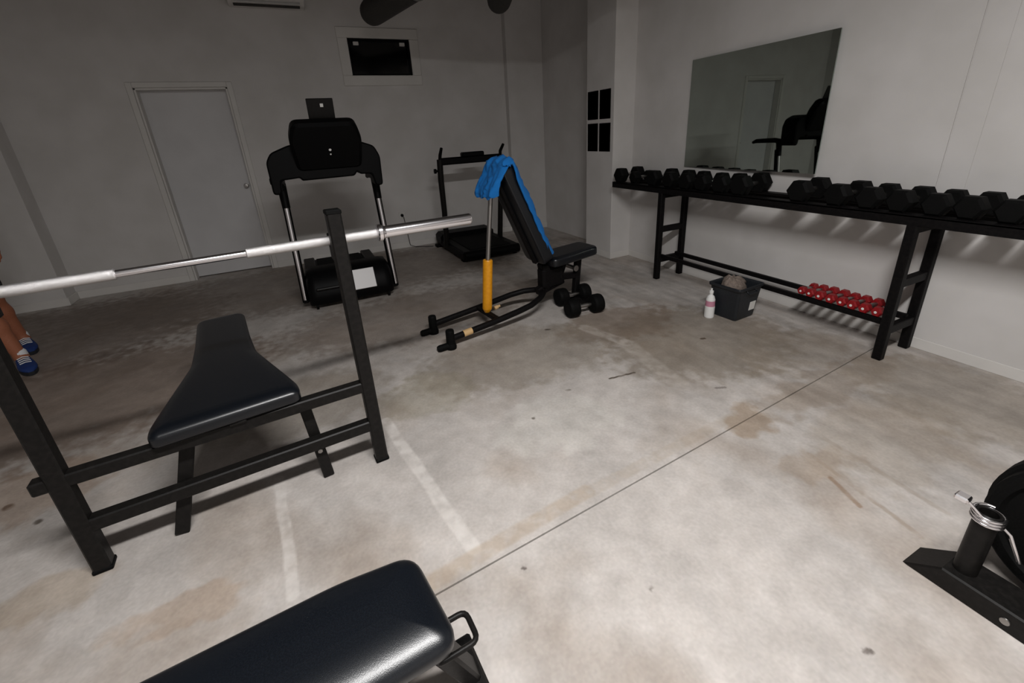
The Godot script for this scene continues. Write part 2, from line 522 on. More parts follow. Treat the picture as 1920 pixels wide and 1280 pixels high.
# ------------------------------------------------------------------ the room
const ZB := -6.16
const XR := 3.39
func build_room() -> void:
	var W: Material = mats["wall"]
	# floor: two cast slabs with a sawn joint between them, on a sub-base
	var fm := plain("concrete", Color.WHITE, 0.62)
	fm.albedo_texture = floor_texture()
	fm.normal_enabled = true
	fm.normal_texture = bump_tex(0.06, 21, 3.0, 512, 5)
	fm.normal_scale = 0.12
	fm.uv1_scale = Vector3.ONE
	fm.detail_enabled = true
	fm.detail_blend_mode = BaseMaterial3D.BLEND_MODE_MUL
	fm.detail_uv_layer = BaseMaterial3D.DETAIL_UV_2
	fm.detail_albedo = noise_tex(0.03, 71, Color(0.96, 0.956, 0.952), Color(1, 1, 1), 512, 6)
	fm.uv2_triplanar = true
	fm.uv2_world_triplanar = true
	fm.uv2_scale = Vector3.ONE * 0.6
	var st := mb()
	bx(st, Vector3(FX0, -0.2, FZ0), Vector3(FX0 + FW, -0.012, FZ0 + FD), 0.0)
	var fl := structure(st, "floor", mats["duct"], "stained grey concrete floor with a sawn joint", "floor")
	for s in [-1.0, 1.0]:
		st = mb()
		var far := FZ0 if s < 0 else FZ0 + FD
		var rows := []
		for k in [0, 1, 2]:
			var row := []
			for i in 9:
				var x := FX0 + FW * i / 8.0
				var zj: float = joint_z(x) + s * 0.0035
				row.append(Vector3(x, -0.012 if k == 0 else 0.0, zj if k < 2 else far))
			rows.append(row)
		for k in 2:
			var nn := Vector3(0, 0, -s) if k == 0 else Vector3.UP
			for i in 8:
				var qs := [rows[k][i], rows[k][i + 1], rows[k + 1][i + 1], rows[k + 1][i]]
				var order := [0, 1, 2, 0, 2, 3]
				if (qs[1] - qs[0]).cross(qs[2] - qs[0]).dot(nn) > 0.0:
					order = [0, 2, 1, 0, 3, 2]
				for q in order:
					var p: Vector3 = qs[q]
					st.set_normal(nn)
					st.set_uv(Vector2((p.x - FX0) / FW, (p.z - FZ0) / FD))
					st.set_uv2(Vector2(p.x, p.z))
					st.add_vertex(p)
		st.generate_tangents()
		part(st, "slab", fm, fl)

	# ceiling
	st = mb()
	bx(st, Vector3(FX0, 3.4, FZ0), Vector3(FX0 + FW, 3.6, FZ0 + FD), 0.0)
	structure(st, "ceiling", mats["soffit"], "plain grey ceiling high above the gym", "ceiling")

	# back wall with holes for the door and the small window
	var dl := -1.335
	var dr := -0.49
	var dt := 2.09
	var wl := 0.865
	var wr := 1.605
	var wb := 2.20
	var wt := 2.60
	st = mb()
	for r in [[FX0, 0, dl, 3.4], [dl, dt, dr, 3.4], [dr, 0, wl, 3.4], [wl, 0, wr, wb], [wl, wt, wr, 3.4], [wr, 0, 3.6, 3.4]]:
		bx(st, Vector3(r[0], r[1], ZB - 0.25), Vector3(r[2], r[3], ZB), 0.0)
	structure(st, "wall_back", W, "long white back wall with a door and a small dark window", "wall")
	st = mb()
	bx(st, Vector3(FX0, 0, ZB - 0.002), Vector3(-2.43, 3.4, -5.93), 0.003)
	structure(st, "wall_pier", W, "shallow white wall pier left of the white door", "wall")
	st = mb()
	bx(st, Vector3(2.90, 0, ZB - 0.002), Vector3(3.46, 3.4, -6.06), 0.003)
	structure(st, "wall_pilaster", W, "shallow white pilaster in the far corner behind the column", "wall")

	# door
	var d := structure_node("door_1", "plain white door in the back wall", "door")
	st = mb()
	bx(st, Vector3(dl + 0.006, 0.012, ZB - 0.165), Vector3(dr - 0.006, dt - 0.006, ZB - 0.125), 0.003)
	part(st, "door_slab", mats["door"], d)
	st = mb()
	for r in [[dl - 0.055, 0, dl, dt + 0.055], [dr, 0, dr + 0.055, dt + 0.055], [dl, dt, dr, dt + 0.055]]:
		bx(st, Vector3(r[0], r[1], ZB - 0.02), Vector3(r[2], r[3], ZB + 0.016), 0.006)
	for r in [[dl, 0, dl + 0.02, dt], [dr - 0.02, 0, dr, dt], [dl, dt - 0.02, dr, dt]]:
		bx(st, Vector3(r[0], r[1], ZB - 0.12), Vector3(r[2], r[3], ZB), 0.003)
	part(st, "door_frame", mats["trim"], d)
	st = mb()
	lathe(st, axis_t(Vector3(-0.56, 1.03, ZB - 0.125), Vector3.BACK), [Vector2(0.026, 0), Vector2(0.026, 0.008), Vector2(0.01, 0.01), Vector2(0.01, 0.035), Vector2(0.024, 0.04), Vector2(0.027, 0.055), Vector2(0.02, 0.068), Vector2(0, 0.07)], 18)
	part(st, "door_knob", mats["dull_chrome"], d, "small dull metal door knob")
	st = mb()
	bx(st, Vector3(dl, 0, ZB - 0.3), Vector3(dr, dt, ZB - 0.26), 0.0)
	part(st, "backing", mats["duct"], d)

	# window: white casing round a dark pane
	var w := structure_node("window_1", "small dark window with white casing high on the back wall", "window")
	st = mb()
	for r in [[wl - 0.115, wb - 0.115, wr + 0.115, wb], [wl - 0.115, wt, wr + 0.115, wt + 0.115], [wl - 0.115, wb, wl, wt], [wr, wb, wr + 0.115, wt]]:
		bx(st, Vector3(r[0], r[1], ZB - 0.05), Vector3(r[2], r[3], ZB + 0.02), 0.006)
	part(st, "casing", mats["trim"], w)
	st = mb()
	for r in [[wl, wb, wr, wb + 0.02], [wl, wt - 0.02, wr, wt], [wl, wb, wl + 0.02, wt], [wr - 0.02, wb, wr, wt]]:
		bx(st, Vector3(r[0], r[1], ZB - 0.10), Vector3(r[2], r[3], ZB - 0.02), 0.003)
	part(st, "sash", mats["black_plastic"], w)
	st = mb()
	bx(st, Vector3(wl, wb, ZB - 0.08), Vector3(wr, wt, ZB - 0.07), 0.0)
	part(st, "pane", mats["dark_glass"], w)
	for x in [wl + 0.07, wr - 0.11]:
		st = mb()
		bx(st, Vector3(x, wt - 0.065, ZB - 0.07), Vector3(x + 0.065, wt - 0.025, ZB - 0.045), 0.004)
		part(st, "latch", mats["trim"], w)

	# right wall in three panels, with plaster joints between them
	st = mb()
	bx(st, Vector3(XR, 0, -4.0), Vector3(XR + 0.22, 0.88, 2.2), 0.0)
	bx(st, Vector3(XR, 0.88, -4.0), Vector3(XR + 0.22, 3.4, -1.302), 0.0)
	bx(st, Vector3(XR, 0.88, -1.295), Vector3(XR + 0.22, 3.4, -1.172), 0.0)
	bx(st, Vector3(XR, 0.88, -1.1695), Vector3(XR + 0.22, 3.4, 2.2), 0.0)
	bx(st, Vector3(XR + 0.008, 0.88, -1.32), Vector3(XR + 0.2, 3.4, -1.25), 0.0)
	bx(st, Vector3(XR + 0.003, 0.88, -1.25), Vector3(XR + 0.2, 3.4, -1.15), 0.0)
	structure(st, "wall_right", W, "white right wall with two upright joint lines", "wall")
	st = mb()
	bx(st, Vector3(3.46, 0, FZ0), Vector3(3.61, 3.4, -4.0), 0.0)
	structure(st, "wall_alcove", W, "white side wall of the recess behind the column", "wall")
	st = mb()
	bx(st, Vector3(3.12, 0, -4.48), Vector3(3.47, 3.4, -3.99), 0.004)
	structure(st, "wall_column", W, "square white column beside the dumbbell rack", "wall")
	st = mb()
	bx(st, Vector3(FX0, 0, FZ0), Vector3(FX0 + 0.1, 3.4, 2.2), 0.0)
	structure(st, "wall_left", W, "white left wall of the gym", "wall")
	# front wall behind the camera
	st = mb()
	bx(st, Vector3(FX0, 0, 2.0), Vector3(3.6, 3.4, 2.2), 0.0)
	structure(st, "wall_front", W, "plain white front wall facing the door wall", "wall")

	# baseboards
	st = mb()
	for r in [[-2.416, dl - 0.055], [dr + 0.055, 2.886]]:
		bx(st, Vector3(r[0], 0, ZB), Vector3(r[1], 0.085, ZB + 0.014), 0.004)
	bx(st, Vector3(FX0 + 0.1, 0, -5.93), Vector3(-2.418, 0.085, -5.916), 0.004)
	bx(st, Vector3(-2.43, 0, ZB), Vector3(-2.416, 0.085, -5.916), 0.004)
	bx(st, Vector3(2.886, 0, -6.06), Vector3(3.46, 0.085, -6.046), 0.004)
	bx(st, Vector3(2.886, 0, ZB), Vector3(2.90, 0.085, -6.046), 0.004)
	structure(st, "baseboard_back", mats["trim"], "low white baseboard along the back wall", "baseboard")
	st = mb()
	bx(st, Vector3(XR - 0.005, 0, -3.99), Vector3(XR, 0.07, 2.0), 0.002)
	bx(st, Vector3(3.115, 0, -3.99), Vector3(XR, 0.07, -3.985), 0.002)
	bx(st, Vector3(3.115, 0, -4.48), Vector3(3.12, 0.07, -3.985), 0.002)
	structure(st, "baseboard_right", mats["trim"], "low white baseboard round the column and right wall", "baseboard")

func structure_node(called: String, label: String, category: String) -> Node3D:
	var o := Node3D.new()
	o.name = numbered(called)
	add_child(o)
	o.set_meta("label", label)
	o.set_meta("category", category)
	o.set_meta("kind", "structure")
	return o

# ------------------------------------------------------------------ _ready
func _ready() -> void:
	rng.seed = 7
	var cam := Camera3D.new()
	cam.name = "camera"
	add_child(cam)
	cam.position = EYE
	cam.rotation_degrees = Vector3(-20.88, -24.57, -3.39)
	cam.near = 0.05
	cam.far = 60.0
	cam.projection = Camera3D.PROJECTION_FRUSTUM
	cam.size = 1280.0 / 816.8 * 0.05
	cam.frustum_offset = Vector2(0, -80.0 / 816.8 * 0.05)
	cam.current = true

	var we := WorldEnvironment.new()
	we.name = "environment"
	var env := Environment.new()
	env.background_mode = Environment.BG_COLOR
	env.background_color = Color(0.004, 0.005, 0.008)
	env.ambient_light_source = Environment.AMBIENT_SOURCE_DISABLED
	env.tonemap_mode = Environment.TONE_MAPPER_LINEAR
	env.tonemap_exposure = 1.0
	env.sdfgi_enabled = true
	env.ssao_enabled = true
	env.ssil_enabled = true
	we.environment = env
	add_child(we)

	# the one lamp that is on: a long batten under the ceiling, behind the camera
	var lamp := AreaLight3D.new()
	lamp.name = "batten_light"
	lamp.area_size = Vector2(1.5, 0.2)
	lamp.area_normalize_energy = true
	lamp.light_energy = LAMP
	lamp.light_color = Color(0.97, 0.963, 0.957)
	lamp.shadow_enabled = true
	lamp.set("area_range", 20.0)
	add_child(lamp)
	lamp.position = LAMP_AT - Vector3(0, 0.055, 0)
	lamp.rotation_degrees = Vector3(-90, 0, 0)

	make_materials()
	build_room()
	build_all()

func build_all() -> void:
	build_lamp()
	build_treadmills()
	build_bench_press()
	build_barbell()
	build_adjustable_bench()
	build_rack()
	build_mirror_and_posters()
	build_bin()
	build_flat_bench()
	build_plate_tree()
	build_high_things()
	build_person()

func build_lamp() -> void:
	var t := thing("ceiling_lamp", "long white batten lamp hanging under the ceiling, switched on", "lamp", LAMP_AT)
	var st := mb()
	bx(st, Vector3(-0.78, -0.03, -0.13), Vector3(0.78, 0.03, 0.13), 0.01)
	part(st, "housing", mats["white_plastic"], t)
	var glow := plain("lamp_glow", Color(1, 0.98, 0.95), 0.6)
	glow.emission_enabled = true
	glow.emission = Color(0.97, 0.965, 0.96)
	glow.emission_energy_multiplier = 3.0
	st = mb()
	bx(st, Vector3(-0.75, -0.045, -0.1), Vector3(0.75, -0.03, 0.1), 0.004)
	part(st, "diffuser", glow, t)
	for x in [-0.6, 0.6]:
		st = mb()
		tube(st, [Vector3(x, 0.03, 0), Vector3(x, 0.45, 0)], 0.006, 8)
		part(st, "hanger_rod", mats["dull_chrome"], t)

# ------------------------------------------------------------------ treadmills
func build_treadmills() -> void:
	var P: Material = mats["black_plastic"]
	# the large one, seen from its motor end; its deck runs back towards the door wall
	var o := Vector3(0.265, 0, -4.3)
	var t := thing("treadmill", "large black treadmill with chrome uprights and broad console, by the door", "treadmill", o)
	var st := mb()
	bx(st, Vector3(-0.36, 0.05, -1.42), Vector3(0.36, 0.13, -0.05), 0.012)
	part(st, "deck", P, t)
	st = mb()
	bx(st, Vector3(-0.25, 0.125, -1.40), Vector3(0.25, 0.142, -0.30), 0.004)
	part(st, "running_belt", mats["belt"], t)
	for s in [-1.0, 1.0]:
		st = mb()
		bx(st, Vector3(s * 0.33 - 0.06, 0.10, -1.42), Vector3(s * 0.33 + 0.06, 0.16, -0.28), 0.01)
		part(st, "side_rail", mats["black_steel"], t)
	# motor hood: rounded loft across x
	st = mb()
	var g := []
	var prof := [Vector2(0.10, 0.05), Vector2(0.13, 0.09), Vector2(0.135, 0.15), Vector2(0.10, 0.24), Vector2(0.04, 0.32), Vector2(-0.04, 0.355), Vector2(-0.16, 0.36), Vector2(-0.30, 0.30), Vector2(-0.42, 0.19), Vector2(-0.46, 0.13)]
	for k in [-1.0, -0.94, -0.8, 0.0, 0.8, 0.94, 1.0]:
		var row := []
		var sh: float = 1.0 if abs(k) < 0.9 else (0.96 if abs(k) < 0.97 else 0.82)
		for p in prof:
			row.append(Vector3(k * 0.385, 0.05 + (p.y - 0.05) * sh, -0.12 + (p.x + 0.12) * sh))
		g.append(row)
	sheet(st, g, false, false)
	for e in [0, 6]:
		var c := []
		for p in g[e]:
			c.append(p)
		c.reverse()
		flat(st, c, Vector3(-1 if e == 0 else 1, 0, 0))
	part(st, "motor_hood", P, t)
	# moulded recess lip and silver panel on the hood
	st = mb()
	var tl := Transform3D(Basis(Vector3.RIGHT, 0.0).rotated(Vector3.RIGHT, -0.42), Vector3(0.12, 0.235, 0.118))
	box(st, tl, Vector3(0.20, 0.19, 0.012), 0.003)
	part(st, "panel", mats["silver_panel"], t, "silver panel on the motor hood")
	st = mb()
	box(st, Transform3D(Basis(Vector3.RIGHT, -0.42), Vector3(-0.19, 0.205, 0.128)), Vector3(0.24, 0.025, 0.03), 0.008)
	part(st, "hood_ledge", mats["black_steel"], t)
	for s in [-1.0, 1.0]:
		var xb: float = 0.418 * s
		var xt: float = 0.40 * s
		st = mb()
		tube(st, [Vector3(xb, 0.1, 0.025), Vector3(xt, 1.0, -0.105)], 0.017, 16)
		part(st, "upright", mats["chrome"], t, "chrome upright tube")
		st = mb()
		bar(st, Vector3(xb, 0.06, -0.01), Vector3(xt, 1.02, -0.14), 0.06, 0.05, Vector3.BACK, 0.012)
		part(st, "upright_cover", P, t)
		st = mb()
		tube(st, [Vector3(xt, 0.93, -0.10), Vector3(xt, 1.14, -0.13)], [0.033, 0.038], 16)
		part(st, "upright_collar", P, t)
		st = mb()
		tube(st, [Vector3(xt, 1.12, -0.05), Vector3(xt, 1.14, -0.2), Vector3(xt, 1.13, -0.5), Vector3(xt * 0.99, 1.11, -0.56)], [0.03, 0.034, 0.03, 0.02], 14)
		part(st, "handrail", P, t)
		st = mb()
		lathe(st, axis_t(Vector3(s * 0.33 - 0.012, 0.035, 0.06), Vector3.RIGHT), [Vector2(0, 0), Vector2(0.034, 0.002), Vector2(0.036, 0.012), Vector2(0.034, 0.024), Vector2(0, 0.026)], 16)
		part(st, "wheel", mats["rubber"], t)
	st = mb()
	lathe(st, axis_t(Vector3(-0.43, 1.17, -0.06), Vector3.LEFT), [Vector2(0.018, 0), Vector2(0.02, 0.01), Vector2(0.032, 0.02), Vector2(0.034, 0.035), Vector2(0.024, 0.048), Vector2(0, 0.05)], 16)
	part(st, "knob", mats["black_steel"], t, "round knob on the upright")
	# console: arm shell below, screen housing above leaning towards the room
	st = mb()
	prism(st, Transform3D(Basis(), Vector3(0, 0, 0.02)), [Vector2(-0.465, 1.07), Vector2(-0.40, 1.07), Vector2(-0.385, 1.18), Vector2(-0.24, 1.19), Vector2(-0.225, 1.165), Vector2(0.20, 1.17), Vector2(0.225, 1.205), Vector2(0.25, 1.18), Vector2(0.345, 1.175), Vector2(0.365, 1.07), Vector2(0.43, 1.07), Vector2(0.44, 1.32), Vector2(0.40, 1.41), Vector2(0.28, 1.455), Vector2(-0.27, 1.455), Vector2(-0.42, 1.40), Vector2(-0.465, 1.33)], 0.22, 0.012, 0.03, 3)
	part(st, "console_shell", P, t)
	st = mb()
	prism(st, Transform3D(Basis(Vector3.RIGHT, 0.42), Vector3(0.01, 1.44, 0.17)), [Vector2(-0.25, -0.2), Vector2(0.26, -0.2), Vector2(0.285, 0.06), Vector2(0.245, 0.20), Vector2(-0.235, 0.20), Vector2(-0.275, 0.06)], 0.13, 0.025, 0.05, 4)
	var sh2 := part(st, "screen_housing", P, t)
	st = mb()
	lathe(st, Transform3D(Basis(Vector3.RIGHT, 0.42 + PI / 2), Vector3(0.03, 1.40, 0.2165)), [Vector2(0, 0.001), Vector2(0.012, 0.0), Vector2(0.012, 0.006), Vector2(0, 0.008)], 12)
	lathe(st, Transform3D(Basis(Vector3.RIGHT, 0.42 + PI / 2), Vector3(0.03, 1.365, 0.2010)), [Vector2(0, 0.001), Vector2(0.007, 0.0), Vector2(0.007, 0.006), Vector2(0, 0.008)], 12)
	part(st, "emblem", mats["white_plastic"], sh2, "small pale round emblem")
	st = mb()
	box(st, Transform3D(Basis(Vector3.RIGHT, 0.30), Vector3(0.02, 1.69, 0.20)), Vector3(0.20, 0.20, 0.014), 0.004)
	var tab := part(st, "tablet_holder", mats["black_steel"], t, "flat upright tablet plate on top of the console")
	st = mb()
	box(st, Transform3D(Basis(Vector3.RIGHT, 0.30), Vector3(0.03, 1.735, 0.2235)), Vector3(0.024, 0.026, 0.004), 0.001)
	part(st, "sticker", mats["white_paper"], tab, "small white sticker")

	# the slim one with bare crossbar, further back
	o = Vector3(1.99, 0, -5.35)
	t = thing("treadmill", "slim black treadmill with plain crossbar and short upright grips", "treadmill", o)
	st = mb()
	bx(st, Vector3(-0.38, 0.03, -0.62), Vector3(0.38, 0.14, 0.52), 0.02)
	part(st, "deck", P, t)
	st = mb()
	bx(st, Vector3(-0.27, 0.13, -0.6), Vector3(0.27, 0.15, 0.46), 0.004)
	part(st, "running_belt", mats["belt"], t)
	st = mb()
	tube(st, [Vector3(-0.36, 0.09, 0.50), Vector3(0.36, 0.09, 0.50)], 0.055, 18)
	part(st, "end_roller", P, t)
	st = mb()
	bx(st, Vector3(-0.39, 0.05, -0.64), Vector3(0.39, 0.21, -0.32), 0.04)
	part(st, "motor_hood", P, t)
	for s in [-1.0, 1.0]:
		st = mb()
		tube(st, [Vector3(0.385 * s, 0.10, -0.12), Vector3(0.39 * s, 0.55, -0.05), Vector3(0.405 * s, 0.95, 0.0), Vector3(0.40 * s, 1.19, 0.02)], [0.036, 0.034, 0.036, 0.036], 14)
		part(st, "upright", mats["black_steel"], t)
		st = mb()
		tube(st, [Vector3(0.40 * s, 1.17, 0.02), Vector3(0.395 * s, 1.24, 0.04), Vector3((0.385 if s < 0 else 0.42) * s, 1.32, 0.09)], [0.02, 0.02, 0.017], 12)
		part(st, "grip", mats["rubber"], t)
		st = mb()
		bx(st, Vector3(0.38 * s - 0.04, 0, -0.6), Vector3(0.38 * s + 0.04, 0.04, -0.5), 0.008)
		part(st, "foot", mats["rubber"], t)
		st = mb()
		bx(st, Vector3(0.34 * s - 0.03, 0, 0.36), Vector3(0.34 * s + 0.03, 0.04, 0.44), 0.008)
		part(st, "foot", mats["rubber"], t)
	st = mb()
	bar(st, Vector3(-0.41, 1.165, 0.02), Vector3(0.41, 1.165, 0.02), 0.06, 0.085, Vector3.UP, 0.015)
	part(st, "crossbar", P, t)
	st = mb()
	bx(st, Vector3(-0.12, 1.20, -0.03), Vector3(0.17, 1.255, 0.06), 0.012)
	part(st, "display", P, t)
	st = mb()
	lathe(st, axis_t(Vector3(-0.42, 1.06, 0.01), Vector3.LEFT), [Vector2(0.012, 0), Vector2(0.014, 0.03), Vector2(0.028, 0.035), Vector2(0.028, 0.06), Vector2(0, 0.062)], 14)
	part(st, "knob", P, t)

# ------------------------------------------------------------------ bench press station and barbell
const BP_AT := Vector3(-0.425, 0, -1.812)
const BP_TURN := 0.082
func build_bench_press() -> void:
	var S: Material = mats["black_steel"]
	var t := thing("bench_press", "black steel bench press frame with tapered black pad, holding the barbell", "weight bench", BP_AT, BP_TURN)
	var st: SurfaceTool
	for s in [-1.0, 1.0]:
		st = mb()
		bx(st, Vector3(s * 0.525 - 0.028, 0, -0.028), Vector3(s * 0.525 + 0.028, 1.205, 0.028), 0.006)
		var u := part(st, "upright", S, t)
		st = mb()
		bx(st, Vector3(s * 0.525 - 0.024, 0.99, -0.115), Vector3(s * 0.525 + 0.024, 1.052, -0.028), 0.004)
		bx(st, Vector3(s * 0.525 - 0.024, 1.045, -0.12), Vector3(s * 0.525 + 0.024, 1.10, -0.108), 0.003)
		part(st, "bar_hook", S, u)
		st = mb()
		bx(st, Vector3(s * 0.525 - 0.031, 0, -0.031), Vector3(s * 0.525 + 0.031, 0.018, 0.031), 0.004)
		part(st, "end_cap", mats["rubber"], u)
		st = mb()
		bx(st, Vector3(s * 0.525 - 0.030, 1.19, -0.030), Vector3(s * 0.525 + 0.030, 1.209, 0.030), 0.004)
		part(st, "end_cap", mats["rubber"], u)
	st = mb()
	bx(st, Vector3(-0.595, 0.392, -0.024), Vector3(0.525, 0.442, 0.024), 0.005)
	part(st, "upper_crossbar", S, t)
	st = mb()
	bx(st, Vector3(-0.525, 0.182, -0.024), Vector3(0.525, 0.236, 0.024), 0.005)
	part(st, "lower_crossbar", S, t)
	# short legs that carry the pad
	st = mb()
	bar(st, Vector3(-0.165, 0.40, -0.075), Vector3(-0.285, 0.0, -0.03), 0.05, 0.045, Vector3.BACK, 0.004)
	part(st, "leg", S, t)
	st = mb()
	bar(st, Vector3(0.255, 0.40, -0.075), Vector3(0.285, 0.0, -0.03), 0.046, 0.04, Vector3.BACK, 0.004)
	var lr := part(st, "leg", S, t)
	st = mb()
	lathe(st, axis_t(Vector3(0.274, 0.145, -0.026), Vector3.BACK), [Vector2(0, 0), Vector2(0.011, 0), Vector2(0.011, 0.006), Vector2(0.006, 0.008), Vector2(0, 0.009)], 6)
	part(st, "bolt", mats["dull_chrome"], lr, "bright bolt head")
	# spine and rear leg under the pad
	st = mb()
	bx(st, Vector3(-0.03, 0.40, -1.16), Vector3(0.03, 0.448, -0.024), 0.005)
	part(st, "spine", S, t)
	st = mb()
	bar(st, Vector3(0, 0.40, -1.0), Vector3(0, 0.03, -1.06), 0.05, 0.05, Vector3.BACK, 0.005)
	bx(st, Vector3(-0.17, 0, -1.09), Vector3(0.17, 0.045, -1.04), 0.006)
	part(st, "rear_leg", S, t)
	# pad
	var half := [Vector2(0.122, -1.19), Vector2(0.126, -0.8), Vector2(0.138, -0.53), Vector2(0.238, -0.12), Vector2(0.258, -0.03), Vector2(0.256, 0.045)]
	var ol := []
	for p in half:
		ol.append(p)
	for i in half.size():
		var p: Vector2 = half[half.size() - 1 - i]
		ol.append(Vector2(-p.x, p.y))
	st = mb()
	pad(st, ol, 0.05, 0.447, 0.514, 0.03, 0.0005, 0.06)
	part(st, "pad", mats["vinyl"], t, "black tapered vinyl pad").rotation.y = 0.055
	for x in [-0.15, 0.02]:
		st = mb()
		bx(st, Vector3(x - 0.03, 0.434, -0.02), Vector3(x + 0.03, 0.448, 0.035), 0.003)
		part(st, "pad_bracket", S, t)

func build_barbell() -> void:
	var at := BP_AT + Basis(Vector3.UP, BP_TURN) * Vector3(0.0, 1.074, -0.079)
	var t := thing("barbell", "bright chrome barbell without plates resting on the black uprights", "barbell", at, BP_TURN)
	var ax := func(x: float) -> Transform3D: return axis_t(Vector3(x, 0, 0), Vector3.RIGHT)
	var st := mb()
	lathe(st, ax.call(-0.2), [Vector2(0.0135, 0), Vector2(0.0135, 0.41)], 24)
	part(st, "shaft", mats["chrome"], t)
	for s in [[-0.69, -0.19], [0.20, 0.70]]:
		st = mb()
		lathe(st, ax.call(s[0]), [Vector2(0.0, 0), Vector2(0.017, 0.0), Vector2(0.0195, 0.003), Vector2(0.0195, s[1] - s[0] - 0.003), Vector2(0.017, s[1] - s[0]), Vector2(0, s[1] - s[0])], 24)
		part(st, "knurled_grip", mats["knurl"], t, "finely knurled grip section")
	for s in [-1.0, 1.0]:
		st = mb()
		var f := axis_t(Vector3(s * 0.70, 0, 0), Vector3(s, 0, 0))
		lathe(st, f, [Vector2(0, 0), Vector2(0.032, 0), Vector2(0.037, 0.004), Vector2(0.037, 0.018), Vector2(0.029, 0.024), Vector2(0.027, 0.034), Vector2(0.0, 0.035)], 28)
		part(st, "collar", mats["chrome"], t)
		st = mb()
		lathe(st, f, [Vector2(0.0265, 0.032), Vector2(0.0265, 0.44), Vector2(0.0245, 0.446), Vector2(0.014, 0.447), Vector2(0.012, 0.442), Vector2(0, 0.441)], 28)
		part(st, "sleeve", mats["chrome"], t)

# ------------------------------------------------------------------ adjustable bench with the yellow strut and the towel
const AB_AT := Vector3(0.69, 0, -2.95)
const AB_TURN := 0.112
func build_adjustable_bench() -> void:
	var S: Material = mats["black_steel"]
	var B: Material = mats["rack_steel"]
	# local x runs along the bench towards the seat, local z towards the room
	var t := thing("adjustable_bench", "black adjustable bench with raised backrest and yellow support strut", "weight bench", AB_AT, AB_TURN)
	var st: SurfaceTool
	for s in [-1.0, 1.0]:
		var z: float = 0.165 * s
		st = mb()
		var pts := []
		var ctrl := [Vector3(0.05, 0.075, z), Vector3(0.5, 0.115, z * 1.0), Vector3(0.78, 0.15, z * 0.95), Vector3(0.90, 0.17, z * 0.7), Vector3(0.98, 0.18, z * 0.3), Vector3(1.0, 0.18, 0)]
		var cv := Curve3D.new()
		for i in ctrl.size():
			var tn: Vector3 = (ctrl[min(i + 1, 5)] - ctrl[max(i - 1, 0)]) * 0.17
			cv.add_point(ctrl[i], -tn, tn)
		for k in 19:
			pts.append(cv.sample_baked(cv.get_baked_length() * k / 18.0))
		tube(st, pts, 0.024, 14)
		var tb := part(st, "base_tube", B, t)
		st = mb()
		lathe(st, Transform3D(Basis(), Vector3(0.06, 0, z)), [Vector2(0, 0), Vector2(0.038, 0), Vector2(0.04, 0.02), Vector2(0.033, 0.045), Vector2(0.031, 0.14), Vector2(0.028, 0.148), Vector2(0, 0.15)], 18)
		part(st, "rubber_foot", mats["rubber"], tb)
		st = mb()
		tube(st, [Vector3(0.06, 0.028, z), Vector3(-0.03, 0.026, z), Vector3(-0.045, 0.026, z)], [0.026, 0.026, 0.02], 14)
		part(st, "foot_tip", mats["rubber"], tb)
		if s > 0:
			st = mb()
			var d: Vector3 = (pts[5] - pts[3]).normalized()
			lathe(st, axis_t(Vector3(0.165, 0.086, z), d), [Vector2(0.0245, 0), Vector2(0.0252, 0.001), Vector2(0.0252, 0.07), Vector2(0.0245, 0.071)], 18)
			part(st, "label", mats["gold_label"], tb, "pale gold label wrapped round the tube")
	st = mb()
	bx(st, Vector3(0.44, 0.10, -0.16), Vector3(0.49, 0.13, 0.16), 0.006)
	part(st, "base_crossbar", B, t)
	# lower cross piece with the small gold fitting
	st = mb()
	lathe(st, axis_t(Vector3(0.52, 0.15, 0.02), Vector3(1, 0.2, 0)), [Vector2(0, 0), Vector2(0.016, 0), Vector2(0.016, 0.03), Vector2(0.01, 0.034), Vector2(0.01, 0.05), Vector2(0, 0.05)], 12)
	part(st, "fitting", mats["gold_label"], t, "small gold fitting at the foot of the strut")
	# hub, seat frame and front post
	st = mb()
	bar(st, Vector3(0.95, 0.18, 0), Vector3(1.22, 0.24, 0), 0.07, 0.07, Vector3.UP, 0.01)
	bar(st, Vector3(1.06, 0.2, 0), Vector3(1.02, 0.42, 0), 0.07, 0.1, Vector3.BACK, 0.01)
	bar(st, Vector3(1.16, 0.22, 0), Vector3(1.24, 0.41, 0), 0.06, 0.06, Vector3.BACK, 0.01)
	bar(st, Vector3(0.98, 0.40, 0), Vector3(1.42, 0.41, 0), 0.06, 0.04, Vector3.UP, 0.006)
	bx(st, Vector3(0.985, 0.20, -0.055), Vector3(1.20, 0.38, 0.055), 0.02)
	part(st, "seat_frame", B, t)
	st = mb()
	bar(st, Vector3(1.40, 0.42, 0), Vector3(1.36, 0.02, 0), 0.055, 0.055, Vector3.BACK, 0.008)
	bx(st, Vector3(1.335, 0, -0.2), Vector3(1.385, 0.05, 0.2), 0.008)
	bar(st, Vector3(1.2, 0.26, 0), Vector3(1.38, 0.24, 0), 0.05, 0.05, Vector3.UP, 0.006)
	part(st, "front_post", B, t)
	st = mb()
	tube(st, [Vector3(1.31, 0.33, -0.06), Vector3(1.31, 0.33, 0.06)], 0.018, 12)
	lathe(st, axis_t(Vector3(1.31, 0.33, 0.06), Vector3.BACK), [Vector2(0.018, 0), Vector2(0.026, 0.004), Vector2(0.026, 0.022), Vector2(0, 0.024)], 14)
	part(st, "adjuster_knob", mats["dull_chrome"], t, "bright adjuster knob under the seat")
	# seat pad
	st = mb()
	pad(st, [Vector2(1.03, -0.15), Vector2(1.53, -0.13), Vector2(1.53, 0.13), Vector2(1.03, 0.15)], 0.06, 0.0, 0.075, 0.025)
	var sp := part(st, "seat", mats["vinyl"], t)
	sp.transform = Transform3D(Basis(Vector3(0, 0, 1), 0.05), Vector3(0, 0.35, 0))
